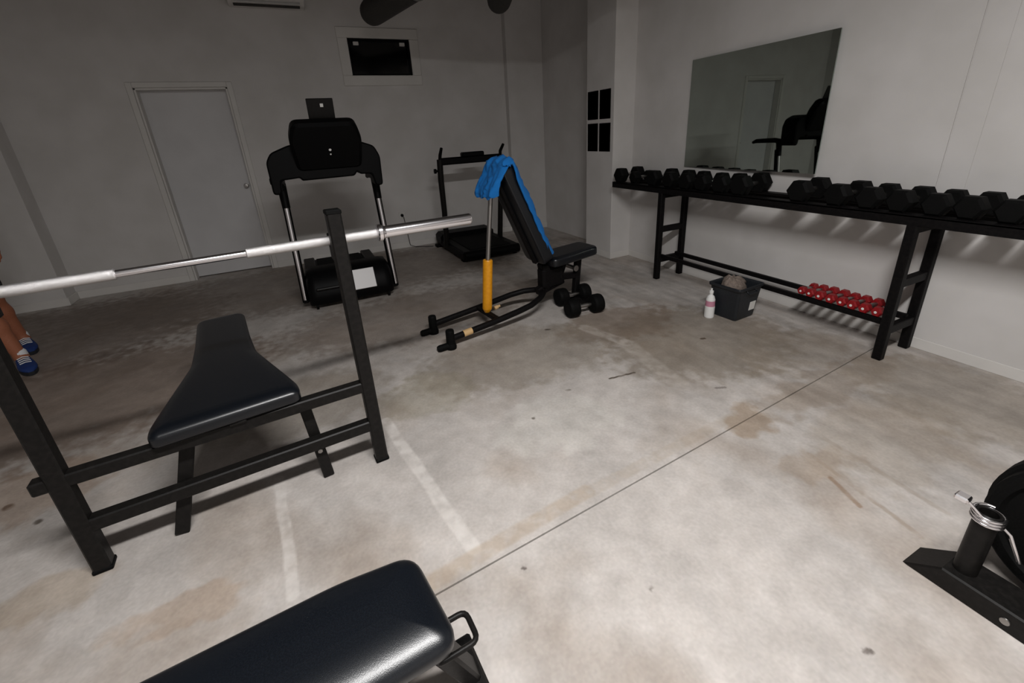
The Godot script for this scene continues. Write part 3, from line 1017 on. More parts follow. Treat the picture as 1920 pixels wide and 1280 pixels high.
	# backrest: pad standing on a steel spine
	var lo := Vector3(1.0, 0.46, 0)
	var hi := Vector3(0.645, 1.235, 0)
	var up := (hi - lo).normalized()
	var face := Vector3(up.y, -up.x, 0)      # towards the seat
	st = mb()
	pad(st, [Vector2(0.0, -0.145), Vector2(lo.distance_to(hi), -0.13), Vector2(lo.distance_to(hi), 0.13), Vector2(0.0, 0.145)], 0.06, -0.035, 0.065, 0.022)
	var bp := part(st, "backrest", mats["vinyl"], t)
	bp.transform = Transform3D(Basis(up, face, up.cross(face)), lo - face * 0.02)
	st = mb()
	bar(st, lo - face * 0.05, hi - face * 0.05 - up * 0.12, 0.05, 0.05, face, 0.006)
	part(st, "backrest_spine", B, t)
	# strut: chrome rod sliding in a yellow cylinder
	var s0 := Vector3(0.462, 0.125, 0)
	var s1 := Vector3(0.503, 0.55, 0)
	var s2 := Vector3(0.575, 1.08, 0)
	st = mb()
	tube(st, [s1 - (s1 - s0) * 0.1, s2], 0.017, 18)
	part(st, "strut_rod", mats["dull_chrome"], t, "bright metal strut rod")
	st = mb()
	var dir := (s1 - s0)
	lathe(st, axis_t(s0, dir), [Vector2(0, 0), Vector2(0.02, 0.0), Vector2(0.037, 0.03), Vector2(0.038, 0.04), Vector2(0.038, dir.length() - 0.008), Vector2(0.034, dir.length()), Vector2(0.018, dir.length()), Vector2(0.018, dir.length() - 0.01)], 22)
	part(st, "strut_cylinder", mats["yellow_paint"], t, "yellow painted strut cylinder")
	st = mb()
	bar(st, s2 - Vector3(0.0, 0.02, 0), hi - face * 0.03 - up * 0.16, 0.035, 0.03, Vector3.UP, 0.005)
	part(st, "strut_bracket", B, t)
	# the towel over the backrest
	var tw := thing("towel", "bright blue towel draped over the raised black backrest", "towel", AB_AT, AB_TURN)
	st = mb()
	var nz := noise(2.3, 31, 3)
	var path := []
	var L := lo.distance_to(hi)
	for k in 19:
		var q := float(k) / 18.0
		path.append([lo + up * lerp(0.04, L - 0.02, q) + face * 0.058, face, lerp(0.135, 0.155, q)])
	for k in 7:
		var a := PI * k / 6.0
		var mid := lo + up * (L + 0.005) + face * 0.0125
		path.append([mid + face * cos(a) * 0.05 + up * sin(a) * 0.022, face * cos(a) + up * sin(a), 0.155])
	for k in 9:
		var q2 := float(k + 1) / 9.0
		path.append([lo + up * (L - 0.01) - face * (0.045 + 0.075 * sin(q2 * PI * 0.65)) + Vector3.DOWN * 0.145 * q2 - face * 0.03 * q2, -face, 0.155 - 0.02 * q2])
	var gi := []
	var go := []
	for i in path.size():
		var rin := []
		var rout := []
		for j in 25:
			var v := (j / 24.0) * 2.0 - 1.0
			var side: float = v * path[i][2]
			var w: float = nz.get_noise_2d(i * 0.16, v * 0.9) * 0.03 + 0.007 * sin(v * 9.0 + i * 0.25)
			var curl: float = -0.045 * pow(max(0.0, (abs(v) - 0.72) / 0.28), 1.3)
			var hang: float = 0.012 * nz.get_noise_2d(v * 2.0 + 50.0, i * 0.05)
			var base_p: Vector3 = path[i][0] + Vector3(0, 0, 1) * side + path[i][1] * (max(w, -0.004) + curl) + up * hang
			rin.append(base_p)
			rout.append(base_p + path[i][1] * 0.014 + Vector3(0, 0, 1) * 0.006 * v)
		gi.append(rin)
		go.append(rout)
	var ring := []
	for i in path.size():
		var row := []
		for j in 25:
			row.append(go[i][j])
		for j in 25:
			row.append(gi[i][24 - j])
		ring.append(row)
	sheet(st, ring, true, true, true)
	part(st, "cloth", mats["towel"], tw)

	# two dumbbells on the floor beside the bench
	var db := make_round_dumbbell("floor_dumbbell", "black dumbbell lying on the floor clear of the bench")
	db.position = Vector3(1.93, 0.079, -2.79)
	db.rotation = Vector3(0, -0.08, 0)
	var c := copy_of(db, "black dumbbell on the floor tucked under the bench seat", Vector3(1.99, 0.079, -3.06), -0.02)
	db.set_meta("group", "dumbbells on the floor")
	c.set_meta("group", "dumbbells on the floor")

func make_round_dumbbell(called: String, label: String) -> Node3D:
	var t := thing(called, label, "dumbbell")
	var st := mb()
	lathe(st, axis_t(Vector3(-0.07, 0, 0), Vector3.RIGHT), [Vector2(0.014, 0), Vector2(0.016, 0.03), Vector2(0.0175, 0.07), Vector2(0.016, 0.11), Vector2(0.014, 0.14)], 16)
	part(st, "handle", mats["dull_chrome"], t, "bright metal handle")
	for s in [-1.0, 1.0]:
		st = mb()
		lathe(st, axis_t(Vector3(s * 0.06, 0, 0), Vector3(s, 0, 0)), [Vector2(0, 0), Vector2(0.055, 0.0), Vector2(0.074, 0.01), Vector2(0.079, 0.03), Vector2(0.079, 0.075), Vector2(0.073, 0.095), Vector2(0.056, 0.104), Vector2(0.05, 0.099), Vector2(0, 0.099)], 22)
		part(st, "head", mats["rubber"], t)
	return t

const RED_LABEL := "small red dumbbell on the lower rack rails, %s from the leg frame beside it"
const ORD := ["first", "second", "third", "fourth", "fifth", "sixth", "seventh", "eighth", "ninth", "tenth"]
# ------------------------------------------------------------------ dumbbell rack
func make_hex_dumbbell(called: String, label: String, hr: float, hl: float, handle: float, headm: Material, ring: bool) -> Node3D:
	# lies across the rack: axis along x, one flat of each head down
	var t := thing(called, label, "dumbbell")
	var st := mb()
	lathe(st, axis_t(Vector3(-handle / 2 - 0.01, hr * 0.866, 0), Vector3.RIGHT), [Vector2(0.013, 0), Vector2(0.0135, 0.02), Vector2(0.016, handle / 2 + 0.01), Vector2(0.0135, handle), Vector2(0.013, handle + 0.02)], 14)
	part(st, "handle", mats["dull_chrome"], t, "bright metal handle")
	for s in [-1.0, 1.0]:
		st = mb()
		var f := Transform3D(Basis(Vector3(0, 1, 0), Vector3(s, 0, 0), Vector3(0, 0, -s)), Vector3(s * handle / 2, hr * 0.866, 0))
		lathe(st, f, [Vector2(0, 0), Vector2(hr * 0.82, 0), Vector2(hr, hl * 0.18), Vector2(hr, hl * 0.82), Vector2(hr * 0.8, hl), Vector2(0, hl)], 6, PI / 6, true)
		var h := part(st, "head", headm, t)
		if ring:
			st = mb()
			var e := axis_t(Vector3(s * (handle / 2 + hl), hr * 0.866, 0), Vector3(s, 0, 0))
			lathe(st, e, [Vector2(0.0085, 0), Vector2(0.0085, 0.0015), Vector2(0, 0.0015)], 14)
			part(st, "end_disc", mats["white_plastic"] if headm == mats["red_rubber"] else mats["dull_chrome"], h, "pale disc on the end of the head")
	return t

func build_rack() -> void:
	var S: Material = mats["rack_steel"]
	var t := thing("dumbbell_rack", "long black steel dumbbell rack standing against the right wall", "rack", Vector3(3.2, 0, -1.9))
	var b := Vector3(3.2, 0, -1.9)
	var st: SurfaceTool
	var z0 := -3.86
	var z1 := -0.25
	# shelf: two deep angle rails that the dumbbell heads rest on
	for x in [3.06, 3.32]:
		st = mb()
		bx(st, Vector3(x - 0.04, 0.885, z0) - b, Vector3(x + 0.04, 0.90, z1) - b, 0.004)
		var lip: float = x - 0.04 if x < 3.2 else x + 0.034
		bx(st, Vector3(lip, 0.842, z0) - b, Vector3(lip + 0.006, 0.90, z1) - b, 0.002)
		part(st, "shelf_rail", S, t)
	for zz in [-3.15, -1.215, -0.3]:
		for x in [3.045, 3.345]:
			st = mb()
			bx(st, Vector3(x - 0.025, 0, zz - 0.025) - b, Vector3(x + 0.025, 0.85, zz + 0.025) - b, 0.005)
			part(st, "leg", S, t)
		for y in [0.5, 0.20, 0.825]:
			st = mb()
			bx(st, Vector3(3.06, y - 0.03, zz - 0.02) - b, Vector3(3.33, y + 0.025, zz + 0.02) - b, 0.004)
			part(st, "rung", S, t)
	for r in [[3.085, 0.23], [3.275, 0.23]]:
		st = mb()
		bx(st, Vector3(r[0] - 0.014, r[1] - 0.018, -3.15) - b, Vector3(r[0] + 0.014, r[1] + 0.018, -1.215) - b, 0.003)
		part(st, "lower_rail", S, t)

	# black hex dumbbells on the shelf: z, size, turn
	var hexes := [
		[-3.79, 0.078, 0.03, 0], [-3.59, 0.062, -0.05, 0], [-3.30, 0.078, 0.03, 0], [-3.09, 0.076, -0.03, 0], [-2.905, 0.075, 0.04, 0],
		[-2.72, 0.073, -0.05, 0], [-2.54, 0.075, 0.03, 0], [-2.355, 0.082, 0.06, 0],
		[-1.90, 0.078, 0.05, 1], [-1.65, 0.075, -0.05, 1], [-1.48, 0.072, 0.04, 1], [-1.315, 0.07, -0.03, 1],
		[-1.16, 0.067, 0.03, 1], [-1.015, 0.067, -0.03, 1], [-0.87, 0.065, 0.03, 1], [-0.73, 0.064, 0.0, 1], [-0.59, 0.062, 0.0, 1]]
	var proto: Node3D = null
	var n_hex := 0
	for h in hexes:
		var at := Vector3(3.19, 0.90 if true else 0.0, h[0])
		var lab: String = ("black hex dumbbell on the rack shelf, %s from the white column" if h[3] == 0 else "black hex dumbbell on the rack shelf, %s past the bare gap") % ORD[(n_hex if h[3] == 0 else n_hex - 8)]
		n_hex += 1
		if proto == null:
			proto = make_hex_dumbbell("hex_dumbbell", lab, 0.07, 0.09, 0.11, mats["rubber"], false)
			proto.position = at
			proto.rotation.y = h[2]
			proto.scale = Vector3.ONE * (h[1] / 0.07)
			proto.set_meta("group", "hex dumbbells near the column")
		else:
			var c := copy_of(proto, lab, at, h[2], h[1] / 0.07)
			c.set_meta("group", "hex dumbbells near the column" if h[3] == 0 else "hex dumbbells past the gap")
	# small red ones on the lower rails
	var red: Node3D = null
	var k := 0
	for z in [-1.775, -1.712, -1.644, -1.574, -1.506, -1.44, -1.37, -1.30]:
		var at := Vector3(3.178, 0.2485, z)
		var big: float = [0.85, 0.93, 0.98, 0.98, 0.94, 0.97, 0.98, 0.96][k]
		if red == null:
			red = make_hex_dumbbell("red_dumbbell", RED_LABEL % ORD[7], 0.034, 0.06, 0.09, mats["red_rubber"], true)
			red.position = at
			red.scale = Vector3.ONE * big
			red.set_meta("group", "red dumbbells on the lower rails")
		else:
			copy_of(red, RED_LABEL % ORD[7 - k], at, 0.0, big)
		k += 1

# ------------------------------------------------------------------ mirror and posters
func build_mirror_and_posters() -> void:
	var turn := -0.039
	var t := thing("wall_mirror", "large frameless mirror on the wall above the dumbbell rack", "mirror", Vector3(XR - 0.036, 1.053, -2.595), turn)
	var st := mb()
	bx(st, Vector3(-0.004, 0, -0.628), Vector3(0.0, 0.905, 0.628), 0.0)
	part(st, "glass", mats["mirror"], t)
	st = mb()
	bx(st, Vector3(0.0, 0.002, -0.627), Vector3(0.006, 0.903, 0.627), 0.0)
	part(st, "backing", mats["mirror_edge"], t)
	st = mb()
	for zz in [-0.45, 0.45]:
		bx(st, Vector3(0.006, 0.15, zz - 0.03), Vector3(0.036 - zz * 0.039, 0.75, zz + 0.03), 0.0)
	part(st, "batten", mats["mirror_edge"], t)
	# four posters on the side of the column that faces the room
	var where := [["upper dark poster with blue foot, beside the column's front edge", -4.235, -4.045, 1.53, 1.82, 0.55], ["upper dark poster with blue foot, on the column towards the alcove", -4.455, -4.262, 1.53, 1.82, 0.6],
		["lower black poster with faint figures, beside the column's front edge", -4.235, -4.04, 1.195, 1.488, 0.0], ["lower black poster with faint figures, on the column towards the alcove", -4.452, -4.262, 1.195, 1.49, 0.02]]
	var n := 0
	for w in where:
		var p := thing("poster", w[0], "poster", Vector3(3.12, w[3], (w[1] + w[2]) / 2.0), 0.0, "posters on the column")
		st = mb()
		bx(st, Vector3(-0.004, 0, (w[1] - w[2]) / 2.0), Vector3(0, w[4] - w[3], (w[2] - w[1]) / 2.0), 0.0005)
		part(st, "board", mats["black_plastic"], p)
		st = mb()
		var hw: float = (w[2] - w[1]) / 2.0 - 0.002
		var hh: float = w[4] - w[3] - 0.002
		var q := [Vector3(-0.0046, 0.002, -hw), Vector3(-0.0046, 0.002, hw), Vector3(-0.0046, hh, hw), Vector3(-0.0046, hh, -hw)]
		var uv := [Vector2(0, 1), Vector2(1, 1), Vector2(1, 0), Vector2(0, 0)]
		for i in [0, 1, 2, 0, 2, 3]:
			st.set_normal(Vector3.LEFT)
			st.set_uv(uv[i])
			st.add_vertex(q[i])
		var m := plain("poster%d" % n, Color.WHITE, 0.5)
		m.albedo_texture = poster_print(n)
		part(st, "print", m, p)
		n += 1

func poster_print(k: int) -> ImageTexture:
	var im := Image.create(64, 96, false, Image.FORMAT_RGB8)
	var f := noise(0.06, 60 + k, 3)
	for y in 96:
		for x in 64:
			var v := y / 95.0
			var c := Color8(44, 34, 31)
			var w := f.get_noise_2d(x, y)
			if k < 2:
				if v + w * 0.25 > 0.45:
					c = Color8(24, 44, 64)
				if v + w * 0.3 < 0.3:
					c = Color8(66, 34, 31)
			else:
				c = Color8(40, 36, 32)
				if abs(x - 30 - w * 20) < 7 and v > 0.15 and v < 0.85:
					c = Color8(66, 57, 51)
			im.set_pixel(x, y, c * (1.45 + 0.4 * w))
	return ImageTexture.create_from_image(im)

# ------------------------------------------------------------------ the bin with its bag and bottle
func build_bin() -> void:
	var t := thing("waste_bin", "black square plastic tub with white label, on the floor before the rack", "bin", Vector3(2.90, 0, -2.15), 0.06)
	var st := mb()
	var lv := [[0.0, 0.096], [0.012, 0.104], [0.06, 0.108], [0.25, 0.127], [0.252, 0.137], [0.272, 0.138], [0.275, 0.132], [0.255, 0.121], [0.03, 0.1], [0.02, 0.088]]
	var g := []
	for l in lv:
		var ol := rounded([Vector2(-l[1] * 1.08, -l[1]), Vector2(l[1] * 1.08, -l[1]), Vector2(l[1] * 1.08, l[1]), Vector2(-l[1] * 1.08, l[1])], 0.022, 4)
		var row := []
		for p in ol:
			row.append(Vector3(p.x, l[0], p.y))
		g.append(row)
	sheet(st, g, true, true, true)
	part(st, "tub", mats["bin_plastic"], t)
	st = mb()
	box(st, Transform3D(Basis(Vector3.RIGHT, 0.1), Vector3(0.06, 0.10, 0.1135)), Vector3(0.065, 0.07, 0.003), 0.0)
	part(st, "label", mats["white_paper"], t, "small white square label")
	st = mb()
	for s in [-1.0, 1.0]:
		tube(st, [Vector3(-0.05, 0.24, s * 0.128), Vector3(-0.05, 0.225, s * 0.145), Vector3(0.05, 0.225, s * 0.145), Vector3(0.05, 0.24, s * 0.128)], 0.006, 8)
	part(st, "handle", mats["bin_plastic"], t)
	# crumpled brown bag standing in it
	var bag := thing("crumpled_bag", "crumpled brownish bag sticking out of the black tub", "bag", Vector3(2.885, 0.021, -2.165))
	st = mb()
	var f := noise(5.0, 41, 3)
	g = []
	for i in 13:
		var y := 0.29 * i / 12.0
		var row := []
		for k in 28:
			var a := TAU * k / 28.0
			var r: float = 0.072 + 0.018 * sin(y * 11.0) + 0.022 * f.get_noise_3d(cos(a) * 0.6, y * 3.0, sin(a) * 0.6)
			if i == 12:
				r *= 0.55
			if i == 11:
				r *= 0.9
			row.append(Vector3(cos(a) * r * 1.1, y + 0.03 * f.get_noise_2d(cos(a), sin(a)) * i / 12.0, sin(a) * r))
		g.append(row)
	sheet(st, g, true, true, true)
	part(st, "paper", mats["bag"], bag)
	# white bottle beside it
	var bt := thing("white_bottle", "white plastic bottle standing beside the black tub", "bottle", Vector3(2.715, 0, -2.215))
	st = mb()
	lathe(st, Transform3D(), [Vector2(0, 0), Vector2(0.034, 0), Vector2(0.037, 0.006), Vector2(0.037, 0.09), Vector2(0.033, 0.12), Vector2(0.034, 0.15), Vector2(0.026, 0.175), Vector2(0.013, 0.19), Vector2(0.013, 0.2), Vector2(0, 0.2)], 20)
	part(st, "body", mats["white_plastic"], bt)
	st = mb()
	lathe(st, Transform3D(Basis(), Vector3(0, 0.095, 0)), [Vector2(0.036, -0.004), Vector2(0.0362, 0), Vector2(0.0345, 0.025), Vector2(0.0345, 0.045), Vector2(0.033, 0.046)], 20)
	part(st, "band", plain("pink_label", Color8(190, 130, 150), 0.6), bt, "pinkish label band")
	st = mb()
	lathe(st, Transform3D(Basis(), Vector3(0, 0.2, 0)), [Vector2(0.016, 0), Vector2(0.016, 0.02), Vector2(0.007, 0.024), Vector2(0.007, 0.04), Vector2(0, 0.041)], 14)
	part(st, "cap", mats["white_plastic"], bt)

# ------------------------------------------------------------------ the flat bench close to the camera
func build_flat_bench() -> void:
	var S: Material = mats["black_steel"]
	var o := Vector3(-0.5, 0, -0.73)
	var t := thing("flat_bench", "flat black padded bench with a metal end handle, close to the plate stand", "weight bench", o, 0.065)
	var st := mb()
	pad(st, [Vector2(-0.6, -0.138), Vector2(0.40, -0.150), Vector2(0.588, -0.128), Vector2(0.612, 0.138), Vector2(-0.6, 0.138)], 0.055, 0.385, 0.452, 0.042, 0.0005, 0.105)
	part(st, "pad", mats["vinyl"], t, "glossy black vinyl pad")
	st = mb()
	bx(st, Vector3(-0.5, 0.33, -0.03), Vector3(0.54, 0.388, 0.03), 0.006)
	part(st, "spine", S, t)
	for s in [-1.0, 1.0]:
		st = mb()
		bar(st, Vector3(0.545 * s, 0.365, 0.035), Vector3(0.665 * s, 0.03, -0.005), 0.068, 0.045, Vector3.RIGHT, 0.007)
		var lg := part(st, "leg", S, t)
		st = mb()
		bx(st, Vector3(0.665 * s - 0.03, 0, -0.09), Vector3(0.665 * s + 0.03, 0.05, 0.17), 0.008)
		part(st, "foot_bar", S, lg)
		for zz in [-0.1, 0.155]:
			st = mb()
			bx(st, Vector3(0.665 * s - 0.034, 0, zz), Vector3(0.665 * s + 0.034, 0.053, zz + 0.03), 0.006)
			part(st, "end_cap", mats["rubber"], lg)
	# carry handle loop at the end
	st = mb()
	var pts := []
	for p in rounded([Vector2(0.565, -0.03), Vector2(0.677, -0.03), Vector2(0.677, 0.054), Vector2(0.565, 0.054)], 0.022, 4):
		pts.append(Vector3(p.x, 0.25, p.y))
	tube(st, pts, 0.0075, 12, true)
	part(st, "carry_handle", S, t)

# ------------------------------------------------------------------ plate stand at the right
func build_plate_tree() -> void:
	var S: Material = mats["black_steel"]
	var t := thing("plate_stand", "black steel weight plate stand on the concrete by the right wall", "rack", Vector3(1.665, 0, 0.1))
	var st := mb()
	# base beam along z with a sloped end
	var poly := [Vector2(-0.52, 0.0), Vector2(-0.43, 0.075), Vector2(0.55, 0.075), Vector2(0.60, 0.0)]
	prism(st, Transform3D(Basis(Vector3(0, 0, 1), Vector3.UP, Vector3.LEFT), Vector3.ZERO), poly, 0.125, 0.005)
	var beam := part(st, "base_beam", S, t)
	st = mb()
	lathe(st, axis_t(Vector3(-0.0625, 0.035, -0.275), Vector3.LEFT), [Vector2(0, 0.0), Vector2(0.012, 0), Vector2(0.011, 0.003), Vector2(0, 0.004)], 16)
	part(st, "bolt_cap", mats["dull_chrome"], beam, "pale round bolt cap")
	st = mb()
	bx(st, Vector3(-0.05, 0.0, 0.0), Vector3(0.62, 0.075, 0.12), 0.006)
	part(st, "cross_beam", S, t)
	st = mb()
	lathe(st, Transform3D(Basis(), Vector3(-0.005, 0.074, -0.395)), [Vector2(0, 0), Vector2(0.03, 0.0), Vector2(0.029, 0.002), Vector2(0.029, 0.235), Vector2(0.025, 0.239), Vector2(0.022, 0.235), Vector2(0.022, 0.1), Vector2(0, 0.1)], 22)
	part(st, "bar_holder", S, t)
	st = mb()
	bx(st, Vector3(0.42, 0.07, 0.03), Vector3(0.50, 1.1, 0.09), 0.006)
	part(st, "post", S, t)
	st = mb()
	lathe(st, axis_t(Vector3(0.46, 0.265, -0.20), Vector3.LEFT), [Vector2(0.0, 0), Vector2(0.024, 0.0), Vector2(0.024, 0.37), Vector2(0.02, 0.374), Vector2(0, 0.375)], 20)
	bx(st, Vector3(0.42, 0.2, -0.24), Vector3(0.48, 0.31, 0.06), 0.006)
	part(st, "peg", mats["dull_chrome"], t)
	# chrome spring clip on the bar holder
	var c := thing("spring_clip", "chrome spring clip hooked over the short post of the plate stand", "clip", Vector3(1.66, 0.313, -0.295))
	st = mb()
	var coil := []
	for k in 61:
		var a := TAU * k / 20.0
		coil.append(Vector3(cos(a) * 0.0345, -0.002 + 0.032 * k / 60.0 - 0.03, sin(a) * 0.0345))
	tube(st, coil, 0.005, 8)
	part(st, "coil", mats["chrome"], c)
	st = mb()
	tube(st, [Vector3(0.033, -0.03, 0.0), Vector3(0.03, -0.06, 0.05), Vector3(0.04, -0.14, 0.085), Vector3(0.05, -0.145, 0.08), Vector3(0.045, -0.08, 0.05)], 0.0046, 8)
	part(st, "lever", mats["chrome"], c)
	st = mb()
	tube(st, [Vector3(-0.033, -0.008, 0.0), Vector3(-0.04, 0.02, -0.03), Vector3(-0.045, 0.035, -0.045)], 0.0038, 8)
	bx(st, Vector3(-0.065, 0.028, -0.068), Vector3(-0.032, 0.046, -0.035), 0.004)
	part(st, "thumb_tab", mats["chrome"], c)
	# plates on the peg
	var spots := [[1.80, 0.238, "thin black weight plate, outermost on the peg of the plate stand", 0.05], [1.872, 0.25, "thick black weight plate, second on the peg of the plate stand", 0.07], [1.955, 0.24, "black weight plate, innermost on the peg of the plate stand", 0.06]]
	for s in spots:
		var p := thing("weight_plate", s[2], "weight plate", Vector3(s[0], 0.265, -0.10), 0.0, "plates on the plate stand")
		st = mb()
		var r: float = s[1]
		var w: float = s[3]
		lathe(st, axis_t(Vector3(w / 2, 0, 0), Vector3.LEFT), [Vector2(0.026, 0.004), Vector2(0.05, 0), Vector2(0.05, 0.006), Vector2(r - 0.045, 0.012), Vector2(r - 0.035, 0.0), Vector2(r - 0.008, 0.0), Vector2(r, 0.008), Vector2(r, w - 0.008), Vector2(r - 0.008, w), Vector2(r - 0.035, w), Vector2(r - 0.045, w - 0.012), Vector2(0.05, w - 0.006), Vector2(0.05, w), Vector2(0.026, w - 0.004), Vector2(0.026, 0.004)], 48)
		part(st, "disc", mats["rubber"], p)

# ------------------------------------------------------------------ things high on the wall and under the ceiling
func build_high_things() -> void:
	var t := thing("air_conditioner", "white split air conditioner high on the back wall above the door", "air conditioner", Vector3(0.09, 2.85, ZB))
	var st := mb()
	prism(st, Transform3D(Basis(Vector3(0, 0, 1), Vector3.UP, Vector3.LEFT), Vector3.ZERO), [Vector2(0.0, 0.0), Vector2(0.14, 0.01), Vector2(0.21, 0.07), Vector2(0.21, 0.26), Vector2(0.17, 0.29), Vector2(0.0, 0.29)], 0.74, 0.008, 0.03, 3)
	part(st, "body", mats["trim"], t)
	st = mb()
	box(st, Transform3D(Basis(Vector3.RIGHT, 0.7), Vector3(0, 0.034, 0.185)), Vector3(0.64, 0.006, 0.07), 0.002)
	part(st, "louvre", mats["white_plastic"], t)
	st = mb()
	bx(st, Vector3(-0.32, 0.0, 0.09), Vector3(0.32, 0.012, 0.15), 0.002)
	part(st, "outlet", mats["duct"], t)
	# wall socket with a dark plug between the treadmills
	t = thing("wall_socket", "small white wall socket with a dark plug between the treadmills", "socket", Vector3(1.21, 0.46, ZB))
	st = mb()
	bx(st, Vector3(-0.04, -0.04, 0), Vector3(0.04, 0.04, 0.009), 0.003)
	part(st, "plate", mats["trim"], t)
	st = mb()
	lathe(st, axis_t(Vector3(0, 0, 0.009), Vector3.BACK), [Vector2(0.02, 0), Vector2(0.02, 0.025), Vector2(0.012, 0.04), Vector2(0, 0.041)], 14)
	var plug := part(st, "plug", mats["black_plastic"], t)
	st = mb()
	tube(st, [Vector3(0, 0, 0.045), Vector3(0.01, -0.02, 0.07), Vector3(0.03, -0.2, 0.05), Vector3(0.05, -0.42, 0.05), Vector3(0.12, -0.452, 0.08), Vector3(0.34, -0.454, 0.2)], 0.004, 8)
	part(st, "cable", mats["black_plastic"], plug)
	# two dark round ducts hung below the ceiling
	var ends := [["dark round duct end hanging above the small window", Vector3(0.99, 2.62, -5.05), Vector3(0.30, 0.06, 0.95)], ["dark round duct end hanging before the far corner", Vector3(2.18, 2.69, -4.66), Vector3(-0.30, 0.06, 0.95)]]
	for e in ends:
		var d := thing("ceiling_duct", e[0], "duct", e[1], 0.0, "dark ceiling ducts")
		st = mb()
		var dir: Vector3 = e[2].normalized()
		var L := 3.0
		lathe(st, axis_t(Vector3.ZERO, dir), [Vector2(0, -0.11), Vector2(0.05, -0.10), Vector2(0.09, -0.07), Vector2(0.112, -0.03), Vector2(0.12, 0.02), Vector2(0.12, L), Vector2(0, L)], 24)
		part(st, "pipe", mats["duct"], d)
		for q in [0.8, 2.4]:
			var c: Vector3 = dir * q
			st = mb()
			var ring := []
			var f := axis_t(c, dir)
			for k in 24:
				var a := TAU * k / 24.0
				ring.append(f * Vector3(cos(a) * 0.123, 0, sin(a) * 0.123))
			tube(st, ring, 0.006, 6, true)
			tube(st, [c + Vector3(0, 0.12, 0), Vector3(c.x, 3.4 - e[1].y, c.z)], 0.005, 6)
			part(st, "hanger_strap", mats["dull_chrome"], d)

